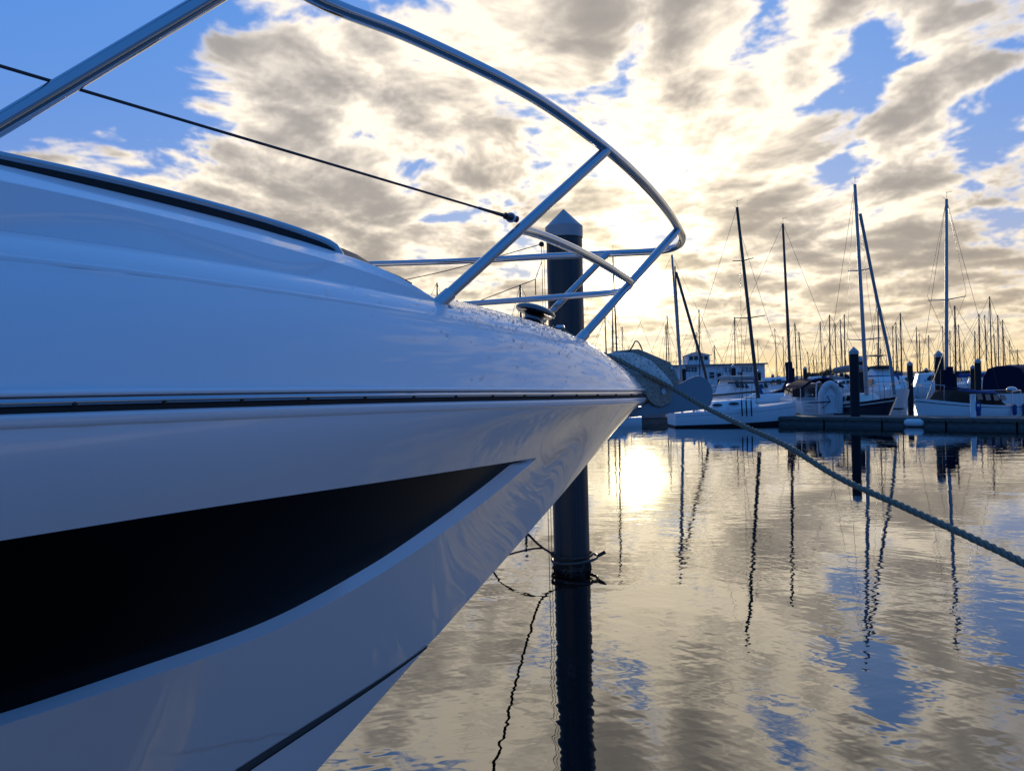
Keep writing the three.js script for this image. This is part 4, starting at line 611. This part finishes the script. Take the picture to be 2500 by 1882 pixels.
// ------------------------------------------------------------------ launch with black bimini, and the dinghy hung on its stern
{
  const c0 = G(2018, 34.2), bow = V(c0.x + 0.4, 0, -40), stern = V(c0.x, 0, -34.0), t = thing('stern_launch', 'white launch seen from the stern under a curved black bimini', 'motorboat', V(c0.x, 0, -37));
  const h = addHull(t, bow, stern, { beam: 2.5, bowH: 1.1, sternH: 0.95, stern: 0.95, boot: 0.8 });
  const cab = obj('cabin', cabinGeo(h, 1.6, 4.6, 0.75, 1.0, 0.75, 0, 0.35), M.white, t); for (const s of [1, -1]) for (const x of [2.4, 3.2]) obj('cabin_window', sidePane(h, x, x + 0.65, h.sheer(x) + 0.28, h.sheer(x) + 0.6, 0.88, s, 0.08), M.glass, cab);
  for (let i = 0; i < 3; i++) { const x = stern.x - 0.8 + i * 0.8; obj('rear_window', box(x, h.sheer(h.L) + 0.35, -35.42, 0.6, 0.42, 0.05, 0, 0.02), M.glass, cab); }
  obj('bimini', grid(16, 8, (a, b) => { const f = lerp(-1, 1, a); return V(stern.x - 0.05 + f * 1.0, P(2020, 925, 34).y - 0.42 * f * f, -34.4 - b * 2.2); }, true), M.navy, t); obj('bimini_edge', tube([...Array(9).keys()].map((i) => { const f = lerp(-1, 1, i / 8); return V(stern.x - 0.05 + f * 1.0, P(2020, 925, 34).y - 0.42 * f * f, -34.4); }), 0.05, 8, 30), M.navy, t);
  for (const s of [1, -1]) { obj('bimini_pole', rod(V(stern.x - 0.05 + s * 0.97, 0.9, -34.6), V(stern.x - 0.05 + s * 0.97, P(2020, 925, 34).y - 0.4, -34.6), 0.022, 0.022, 6), M.steel, t); obj('davit', tube([V(stern.x + s * 0.5, 0.7, -34.1), V(stern.x + s * 0.5, 1.75, -33.95), V(stern.x + s * 0.5, 1.8, -33.5)], 0.035, 8, 16), M.white, t); }
  for (let i = 0; i < 5; i++) obj('boarding_ladder_rung', rod(V(stern.x - 1.1, 0.5 + i * 0.18, -33.9), V(stern.x - 0.75, 0.5 + i * 0.18, -33.9), 0.015, 0.015, 6), M.steel, t);
  const dz = -33.25, cx = P(2028, 970, 33.25).x, yb = 0.36, yt = P(2023, 929, 33.25).y, hw = 0.40, n = [];
  for (let i = 0; i <= 24; i++) { const f = i / 24, a = (f - 0.5) * 2; const x = a < -0.55 ? -1 : a > 0.55 ? 1 : Math.sin(a / 0.55 * Math.PI / 2), y = Math.abs(a) > 0.55 ? lerp(yt - 0.62, yb, (Math.abs(a) - 0.55) / 0.45) : yt - 0.16 - 0.46 * Math.pow(Math.abs(Math.sin(a / 0.55 * Math.PI / 2)), 2.2); n.push(V(cx + x * hw, y, dz)); }
  const dg = thing('hung_dinghy', 'white inflatable dinghy hung upright on the stern of the launch', 'dinghy', V(cx, yb, dz));
  obj('tube', tube(n, 0.155, 12, 60), M.tubeGrey, dg); obj('floor', (() => { const s = new THREE.Shape(); s.moveTo(-hw, yb); s.lineTo(hw, yb); s.lineTo(hw, yt - 0.7); s.quadraticCurveTo(hw, yt - 0.2, 0, yt - 0.15); s.quadraticCurveTo(-hw, yt - 0.2, -hw, yt - 0.7); const g = new THREE.ExtrudeGeometry(s, { depth: 0.05, bevelEnabled: false }); g.translate(cx, 0, dz - 0.06); return g; })(), M.white, dg);
  for (const s of [1, -1]) obj('seam_patch', (() => { const g = new THREE.TorusGeometry(0.158, 0.006, 6, 20); const p = V(cx + s * hw * 0.72, yt - 0.36, dz); g.rotateX(Math.PI / 2); g.rotateZ(s * 0.75); g.translate(p.x, p.y, p.z); return g; })(), M.greyCanvas, dg);
  obj('lifting_frame', tube([V(cx - 0.33, yb, dz + 0.18), V(cx - 0.33, yt - 0.72, dz + 0.18), V(cx - 0.29, yt - 0.66, dz + 0.18), V(cx + 0.15, yt - 0.66, dz + 0.18), V(cx + 0.20, yt - 0.72, dz + 0.18), V(cx + 0.20, yb, dz + 0.18)], 0.022, 8, 60), M.white, dg);
  obj('transom_board', box(cx, yb + 0.06, dz + 0.02, hw * 1.6, 0.12, 0.06, 0, 0.02), M.white, dg);
  obj('brace_strut', [rod(V(cx - 1.1, 0.88, dz + 0.26), V(cx - 0.12, 0.90, dz + 0.26), 0.03, 0.03, 6), rod(V(cx - 0.12, 0.9, dz + 0.26), V(cx - 0.24, 1.18, dz + 0.22), 0.018, 0.018, 6), rod(V(cx - 0.12, 0.9, dz + 0.26), V(cx - 0.5, 0.6, dz + 0.22), 0.015, 0.015, 6)], M.navy, dg);
}
// ------------------------------------------------------------------ motor cruisers
function cruiser(name, label, bow, stern, o, group) {
  const t = thing(name, label, 'motorboat', V((bow.x + stern.x) / 2, 0, (bow.z + stern.z) / 2), group), h = addHull(t, bow, stern, { beam: 2.8, bowH: 1.25, sternH: 0.95, stern: 0.9, boot: 0.8, rake: 0.8, ...o.hull }), L = h.L;
  const cab = obj('cabin', cabinGeo(h, L * 0.28, L * 0.8, 0.7, 1.05, o.cab || 0.9, 0, 0.55), o.cabMat || M.white, t);
  const nW = o.panes || 3; for (const s of [1, -1]) for (let i = 0; i < nW; i++) { const x0 = lerp(L * 0.42, L * 0.76, i / nW), x1 = x0 + L * 0.34 / nW - 0.08; obj('cabin_window', sidePane(h, x0, x1, h.sheer(x0) + (o.cab || 0.9) * 0.45, h.sheer(x0) + (o.cab || 0.9) * 0.85, 0.9, s, 0.12), M.glass, cab); }
  if (o.fly) { const fb = obj('flybridge', cabinGeo(h, L * 0.42, L * 0.82, 0.62, 0.85, 0.55, (o.cab || 0.9) + 0.02, 0.6), M.white, t); obj('bridge_band', cabinGeo(h, L * 0.41, L * 0.825, 0.66, 0.89, 0.10, (o.cab || 0.9) + 0.06, 0.6), M.blueCanvas, fb); const yb = h.sheer(L * 0.6) + (o.cab || 0.9) + 0.55; obj('spray_screen', cabinGeo(h, L * 0.44, L * 0.6, 0.5, 0.7, 0.16, (o.cab || 0.9) + 0.56, 0.7), M.black, fb);
    const y1 = yb + 0.85, bi = obj('bimini', grid(10, 6, (a, b) => h.at(lerp(L * 0.5, L * 0.85, a), lerp(0.8, -0.8, b), y1 + 0.08 * Math.sin(Math.PI * a) * 1 - 0.06 * (2 * b - 1) ** 2), true), M.black, t); for (const s of [1, -1]) for (const x of [0.52, 0.68, 0.83]) obj('bimini_pole', rod(h.at(L * 0.7, s * 0.78, yb - 0.1), h.at(L * x, s * 0.78, y1), 0.016, 0.016, 6), M.steelDull, bi); }
  if (o.cover) obj('canvas_cover', tentGeo(h, L * o.cover[0], L * o.cover[1], 1.0, o.cover[2], o.cover[3] || 0), o.cover[4] || M.navy, t);
  const pr = obj('bow_rail', tube([1, 0.6, 0, -0.6, -1].map((s) => h.at(L * (0.03 + 0.34 * Math.abs(s)), s * h.plan(L * (0.03 + 0.34 * Math.abs(s))) * 0.92, h.sheer(0) + 0.42)), 0.018, 6, 24), M.steel, t); for (const x of [0.08, 0.2, 0.34]) for (const s of [1, -1]) obj('rail_post', rod(h.at(L * x, s * h.plan(L * x) * 0.92, h.sheer(L * x)), h.at(L * x, s * h.plan(L * x) * 0.92, h.sheer(0) + 0.42), 0.013, 0.013, 6), M.steel, pr);
  return h;
}
const GG = (u, d) => G(u, d);
cruiser('flybridge_cruiser', 'white flybridge cruiser with blue band and black bimini behind the dark sloop', GG(2212, 43.5), GG(2108, 49), { fly: true, cab: 0.95 });
cruiser('grey_topped_launch', 'white launch with grey canvas top and wide wheelhouse windows behind the racing sloop', GG(1722, 46), GG(1852, 47.5), { cab: 1.05, cover: [0.3, 0.8, 0.22, 1.05, M.greyCanvas], panes: 4 });
cruiser('navy_tent_cruiser', 'motorboat under a tall navy canvas tent at the end of the finger pontoon', V(P(2560, 990, 36).x + 2.6, 0, -41.5), V(P(2462, 990, 37.5).x, 0, -37.8), { cab: 0.6, cover: [0.12, 1.0, 1.35, 0.05, M.navy] });
cruiser('blue_tented_launch', 'white launch with blue canvas cockpit tent beside the navy sail cover', GG(1900, 52), GG(1800, 51), { cab: 0.8, cover: [0.55, 1.0, 1.2, 0, M.blueCanvas] });
cruiser('arch_cruiser', 'low white sports cruiser with curved windscreen left of the navy tent boat', GG(2395, 49), GG(2500, 47), { cab: 0.6 });
cruiser('red_keel_launch', 'pale launch with dull red bottom under the anchor fluke', GG(1500, 36.8), GG(1622, 36.4), { hull: { bowH: 0.7, sternH: 0.5, bootMat: M.redPaint, boot: 0.5, mat: M.greyCanvas }, cab: 0.25 });
cruiser('white_runabout', 'small white runabout half hidden by the yacht bow', GG(1420, 34), GG(1566, 33.6), { hull: { bowH: 0.6, sternH: 0.42, beam: 1.8 }, cab: 0.2 });

// ------------------------------------------------------------------ navy covered ketch (second tall mast)
function sailer(name, label, o, group) {                              // o: u of the mast, vTop, depth, heading
  const d = o.d, base = G(o.uBase || o.u, d), top = P(o.u, o.v, d), L = o.L || Math.max(6, Math.min(11, top.y * 0.82)), hd = V(Math.cos(o.head), 0, Math.sin(o.head)), bow = base.clone().addScaledVector(hd, L * 0.40), stern = base.clone().addScaledVector(hd, -L * 0.60);
  const t = thing(name, label, 'sailboat', V(base.x, 0, base.z), group), fb = L * 0.105, h = addHull(t, bow, stern, { beam: L * 0.3, bowH: fb + 0.15, sternH: fb - 0.05, rake: L * 0.09, mat: o.mat || M.white, boot: 0.78, stern: 0.72 });
  obj('cabin', cabinGeo(h, L * 0.3, L * 0.7, L * 0.07, L * 0.1, 0.4, 0, 0.5), o.cabMat || M.white, t);
  const mb = V(base.x, fb, base.z), r = o.r || 0.075, m = o.mastMat || M.alloyDark;
  addMast(t, mb, top, r, { mat: m, rad: 7, spreaders: o.one ? [[0.5, L * 0.085]] : [[0.38, L * 0.09], [0.7, L * 0.065]], sd: h.sd, head: o.vane });
  const ba = V(base.x, fb + 1.0, base.z), bb = ba.clone().addScaledVector(hd, -L * 0.42); const boom = obj('boom', rod(ba, bb, 0.06, 0.05, 6), m, t);
  if (o.cover) obj('sail_cover', tube([ba.clone().add(V(0, 0.5, 0)), ba.clone().lerp(bb, 0.12).add(V(0, 0.22, 0)), ba.clone().lerp(bb, 0.5).add(V(0, 0.14, 0)), bb.clone().add(V(0, 0.08, 0))], 0.17, 8, 16), o.cover, boom);
  const st = [[top, h.at(0.1, 0, fb + 0.15)], [top, h.at(L - 0.1, 0, fb)]]; const sp = mb.clone().lerp(top, o.one ? 0.5 : 0.38); for (const s of [1, -1]) { const q = sp.clone().addScaledVector(h.sd, s * L * 0.088); st.push([top, q], [q, h.at(L * 0.44, s * L * 0.14, fb)]); }
  addStays(t, st, o.stayR || 0.008); return { t, h };
}
{
  const { t, h } = sailer('covered_sloop', 'white sloop whose navy sail cover climbs its dark mast behind the racing sloop', { u: 1912, v: 546, uBase: 1934, d: 40, head: 0.25, L: 8, r: 0.085, vane: true, stayR: 0.009 });
  const d = 40; obj('stack_pack_cover', [tube([P(1926, 884, d), P(1928, 915, d), P(1929, 950, d)], 0.19, 10, 12), (() => { const s = [[1929, 900], [1936, 900], [1938, 976], [1862, 976], [1856, 962], [1885, 960], [1912, 950], [1924, 930]].map(([u, v]) => P(u, v, d)), sh = new THREE.Shape(s.map((p) => new THREE.Vector2(p.x, p.y))); const g = new THREE.ExtrudeGeometry(sh, { depth: 0.28, bevelEnabled: true, bevelSize: 0.04, bevelThickness: 0.06, bevelSegments: 2 }); g.translate(0, 0, -d - 0.14); return g; })()], M.navy, t);
}
sailer('left_sloop', 'grey masted sloop with furled jib left of the white clubhouse wheelhouse', { u: 1641, v: 622, uBase: 1668, d: 42, head: 0.35, L: 8, r: 0.085, mastMat: M.alloy, stayR: 0.008 });
{ const t = thing('furled_jib_sloop', 'sloop with dark rolled jib running down to its bow beside the clubhouse', 'sailboat', V(G(1700, 43).x, 0, -43)); const bow = G(1735, 43), st = G(1560, 45); const h = addHull(t, bow, st, { beam: 2.3, bowH: 1.1, sternH: 0.9 }); obj('cabin', cabinGeo(h, 1.4, 3.4, 0.5, 0.8, 0.4, 0, 0.5), M.white, t); addMast(t, P(1668, 985, 43.6), P(1648, 650, 43.6), 0.06, { mat: M.alloyDark }); obj('furled_jib', tube([P(1651, 664, 43.5), P(1690, 800, 43.2), P(1724, 920, 43), h.at(0.15, 0, 1.15)], 0.085, 8, 24), M.alloyDark, t); }
sailer('tall_sloop', 'slim dark masted sloop seen through the pulpit rails of the yacht', { u: 1496, v: 612, uBase: 1512, d: 44, head: 0.4, L: 8, r: 0.06, vane: true });

// far rows: [mast top u, v, depth]
const farRow = [[1477, 770, 70], [1495, 745, 80], [1519, 797, 95], [1629, 770, 78], [1626, 792, 92], [1707, 755, 88], [1700, 809, 110], [1794, 774, 74], [1892, 802, 92], [1912, 822, 110], [1941, 788, 84], [1951, 809, 105], [2003, 785, 82], [2014, 842, 130], [2026, 768, 78], [2039, 790, 96], [2052, 779, 88], [2062, 767, 76], [2144, 728, 62], [2142, 836, 120], [2180, 795, 100], [2188, 786, 90], [2199, 764, 82], [2189, 816, 118], [2238, 798, 96], [2245, 814, 110], [2268, 818, 105], [2332, 746, 70], [2341, 792, 92], [2354, 834, 125], [2381, 808, 100], [2391, 766, 84], [2405, 769, 90], [2417, 723, 66], [2437, 769, 88], [2449, 780, 98], [2427, 815, 120], [2452, 820, 128], [2485, 852, 140], [1067, 690, 46], [1270, 695, 42], [1985, 862, 150], [1993, 866, 158], [2072, 850, 140], [2150, 850, 150], [2302, 795, 90], [2320, 806, 106], [2466, 830, 130], [1972, 858, 148], [1850, 830, 120], [1744, 842, 118]];
{
  const r = rng(2024), covers = [M.navy, M.blueCanvas, M.greyCanvas, null];
  for (const [u, v, d] of farRow) { const o = { u, v, uBase: u + 2 + r() * 7, d, head: (r() < 0.5 ? 0 : Math.PI) + (r() - 0.5) * 1.6, r: 0.055 + 0.035 * r(), one: r() < 0.55 }, c = Math.floor(r() * 4), dark = r() < 0.16; Object.assign(o, { cover: covers[c], mat: dark ? M.navyHull : M.white, stayR: 0.010 + d * 0.00008 });
    sailer('moored_sailboat', `distant moored ${dark ? 'dark hulled' : 'white'} sailboat with ${o.one ? 'single' : 'double'} spreader mast and ${['navy sail cover', 'bright blue sail cover', 'grey sail cover', 'bare boom'][c]}`, o, 'sailboats in the far berths'); }
  for (let k = 0; k < 16; k++) { const u = 1690 + k * 56 + r() * 30, d = 56 + r() * 60, dir = r() < 0.5 ? 1 : -1, bow = GG(u, d), st = bow.clone().add(V(dir * (3 + 3 * r()), 0, -4 + 5 * r())); const cab = 0.7 + 0.5 * r(), has = r() < 0.4, c = Math.floor(r() * 3); cruiser('moored_motorboat', `small white motorboat with ${has ? ['navy', 'blue', 'grey'][c] + ' canvas cockpit cover' : 'open cockpit and windowed cabin'} in the crowded far berths`, bow, st, { cab, panes: 3, cover: has ? [0.45, 0.95, 1.0, 0, [M.navy, M.blueCanvas, M.greyCanvas][c]] : null }, 'motorboats in the far berths'); }
}
// ------------------------------------------------------------------ capped piles among the boats
{
  const near = [[2085, 846, 30.2, 'dark pile with white pointed cap standing on the walkway by the hung dinghy'], [2100, 868, 38, 'dark capped pile just behind the walkway pile'], [2292, 855, 34, 'thick dark capped pile beside the wooden sloop mast'], [2388, 874, 47, 'dark capped pile rising behind the service post'], [2376, 890, 58, 'shorter capped pile paired with the pile behind the service post'], [2222, 881, 50, 'dark capped pile in the gap between dark sloop and wooden sloop'], [1791, 889, 60, 'dark capped pile in front of the clubhouse windows'], [1928, 878, 58, 'dark capped pile behind the navy sail cover mast']];
  for (const [u, v, d, label] of near) { const p = P(u, v, d), b = V(p.x, 0, p.z); pile(b, p.y, 0.185, { label }, 0.2); }
  for (const [u, v, d] of [[2262, 897, 80], [2274, 905, 100], [2428, 897, 72], [2477, 898, 85], [2237, 910, 105], [2252, 911, 108], [1756, 904, 74], [1670, 893, 70], [1853, 901, 66], [1887, 912, 90], [1902, 916, 96], [1966, 894, 70], [2055, 905, 84], [2334, 908, 95], [2407, 905, 92], [2416, 906, 100], [2170, 908, 88], [2455, 908, 105], [1648, 905, 85]]) { const p = P(u, v, d); pile(V(p.x, 0, p.z), p.y, 0.185, { label: 'distant dark mooring pile with small white cap', group: 'capped piles in the far berths', seg: 12 }, 0.2); }
}
// ------------------------------------------------------------------ floating clubhouse
{
  const d = 92, x0 = P(1610, 900, d).x, x1 = P(1868, 900, d).x, cx = (x0 + x1) / 2, w = x1 - x0, y0 = 0.5, y1 = P(1760, 892, d).y, t = thing('clubhouse', 'long white weatherboard clubhouse with small wheelhouse on its flat roof', 'building', V(cx, 0, -d));
  obj('barge', box(cx, 0.2, -d - 3, w + 1, 0.9, 8, 0, 0.05), M.timber, t);
  const wall = obj('wall', box(cx, (y0 + y1) / 2, -d - 3.5, w, y1 - y0, 7, 0, 0.03), M.white, t);
  const n = Math.floor((y1 - y0) / 0.22); for (let i = 0; i < n; i++) obj('weatherboard', box(cx, y0 + (i + 0.5) * (y1 - y0) / n, -d + 0.012, w, (y1 - y0) / n - 0.03, 0.03, 0, 0.008), M.white, wall);
  const roof = obj('roof', box(cx, y1 + 0.09, -d - 3.4, w + 0.5, 0.18, 7.8, 0, 0.03), M.roofGrey, t);
  const win = (u0, u1, v0, v1, nx, ny) => { const a = P(u0, v1, d), b = P(u1, v0, d), f = obj('window', box((a.x + b.x) / 2, (a.y + b.y) / 2, -d + 0.05, b.x - a.x, b.y - a.y, 0.06, 0, 0.01), M.glass, t); for (let i = 0; i <= nx; i++) obj('glazing_bar', box(lerp(a.x, b.x, i / nx), (a.y + b.y) / 2, -d + 0.085, 0.05, b.y - a.y + 0.05, 0.03, 0, 0.005), M.white, f); for (let i = 0; i <= ny; i++) obj('glazing_bar', box((a.x + b.x) / 2, lerp(a.y, b.y, i / ny), -d + 0.086, b.x - a.x + 0.05, 0.05, 0.028, 0, 0.005), M.white, f); };
  for (const [a, b] of [[1674, 1686], [1687, 1702], [1770, 1775], [1779, 1785], [1812, 1818], [1821, 1827], [1830, 1836]]) win(a, b, 896, 908, 2, 2);
  for (const [a, b] of [[1732, 1744], [1750, 1760], [1806, 1813]]) win(a, b, 908, 924, 1, 2);
  const hx = P(1712, 880, d).x, hy = P(1712, 866, d).y; obj('wheelhouse', box(hx, (y1 + hy) / 2, -d - 2.5, 2.9, hy - y1, 2.6, 0, 0.03), M.white, t);
  for (let i = 0; i < 4; i++) obj('wheelhouse_window', box(hx - 0.95 + i * 0.64, hy - 0.38, -d - 1.18, 0.5, 0.5, 0.04, 0, 0.01), M.glass, t);
  obj('wheelhouse_roof', (() => { const g = new THREE.ConeGeometry(2.5, 0.55, 4, 1); g.rotateY(Math.PI / 4); g.scale(1, 1, 0.8); g.translate(hx, hy + 0.25, -d - 2.5); return g; })(), M.roofGrey, t);
  for (let i = 0; i < 9; i++) obj('rail_post', rod(V(x0 + 0.5 + i * 0.8, y1 + 0.18, -d + 0.1), V(x0 + 0.5 + i * 0.8, y1 + 0.62, -d + 0.1), 0.025, 0.025, 5), M.offwhite, t); obj('roof_rail', rod(V(x0 + 0.5, y1 + 0.62, -d + 0.1), V(x0 + 6.9, y1 + 0.62, -d + 0.1), 0.03, 0.03, 5), M.offwhite, t);
  const font = await new FontLoader().loadAsync('fonts/droid/droid_sans_bold.typeface.json');
  for (const [ch, u] of [['F', 1781], ["Y'S", 1801]]) { const g = new TextGeometry(ch, { font, size: 0.36, depth: 0.03, curveSegments: 3 }), p = P(u, 915, d); g.translate(p.x, p.y, -d + 0.04); obj('sign_letter', g, M.navy, t); }
}
// ------------------------------------------------------------------ far shore and trees
{
  const g = grid(60, 4, (a, b) => { const x = lerp(-260, 380, a); const h = (1.2 + 1.4 * (0.5 + 0.5 * fbm(a * 12, 3, 3))) * Math.sin(Math.PI * Math.min(1, b * 0.9 + 0.02)); return V(x, h - 0.3, -215 - b * 40 - 10 * fbm(a * 5, 9, 2)); }, false); structure('far_shore', g, M.land);
  const hg = grid(80, 3, (a, b) => { const x = lerp(-700, 900, a), h = (4 + 7 * (0.5 + fbm(a * 6, 1, 4))) * Math.sin(b * Math.PI * 0.5); return V(x, h - 1, -900 - b * 120); }, false); structure('hills', hg, M.hill);
  const r = rng(99);
  const tree = (u, v, d, w, label) => { const c = P(u, v, d), by = 1.6, h = c.y - by, t = thing('shore_tree', label, 'tree', V(c.x, by - 0.6, c.z), 'trees on the far shore'); obj('trunk', [rod(V(c.x, by - 0.6, c.z), V(c.x, by + h * 0.5, c.z), 0.18, 0.10, 7), ...[0, 1, 2, 3].map((k) => rod(V(c.x, by + h * (0.25 + k * 0.08), c.z), V(c.x + Math.cos(k * 1.7) * w * 0.3, by + h * (0.55 + k * 0.07), c.z + Math.sin(k * 1.7) * w * 0.3), 0.08, 0.04, 5))], M.bark, t);
    const pos = []; for (let k = 0; k < 1500; k++) { const a = r() * 6.283, e = Math.acos(2 * r() - 1), q = Math.pow(r(), 0.4), lump = 0.75 + 0.35 * noise2(a * 1.6, e * 2 + u); const x = c.x + Math.sin(e) * Math.cos(a) * w * 0.5 * q * lump, y = by + h * 0.58 + Math.cos(e) * h * 0.44 * q * lump, z = c.z + Math.sin(e) * Math.sin(a) * w * 0.5 * q * lump, s = 0.10 + 0.14 * r(); for (let m = 0; m < 3; m++) pos.push(x + (r() - 0.5) * 2 * s, y + (r() - 0.5) * 2 * s, z + (r() - 0.5) * 2 * s); }
    const g2 = new THREE.BufferGeometry(); g2.setAttribute('position', new THREE.Float32BufferAttribute(pos, 3)); g2.computeVertexNormals(); obj('crown', g2, M.leaf, t); };
  for (const [u, v, d, w] of [[2028, 897, 205, 4.6], [2012, 903, 212, 4], [1992, 908, 210, 3.4], [1975, 908, 215, 3.2], [2185, 902, 212, 5], [2165, 908, 220, 4], [2345, 906, 215, 5], [2362, 903, 225, 5], [1730, 896, 220, 4], [2445, 900, 215, 5.5], [2262, 902, 214, 5]]) tree(u, v, d, w, 'dark bushy tree on the low far shore');
  const q = P(2492, 903, 170); const sh = thing('shore_shed', 'grey long roofed shed at the right edge of the far shore', 'building', V(q.x, 0, q.z)); obj('wall', box(q.x + 4, 1.2, q.z, 14, 3.0, 8, 0, 0.05), M.offwhite, sh); obj('roof', (() => { const s = new THREE.Shape([[-4.4, 0], [4.4, 0], [0, 1.3]].map(([a, b]) => new THREE.Vector2(a, b))); const g2 = new THREE.ExtrudeGeometry(s, { depth: 14.6, bevelEnabled: false }); g2.rotateY(Math.PI / 2); g2.translate(q.x + 4 - 7.3, 2.7, q.z); return g2; })(), M.roofGrey, sh);
}

renderer.render(scene, camera);
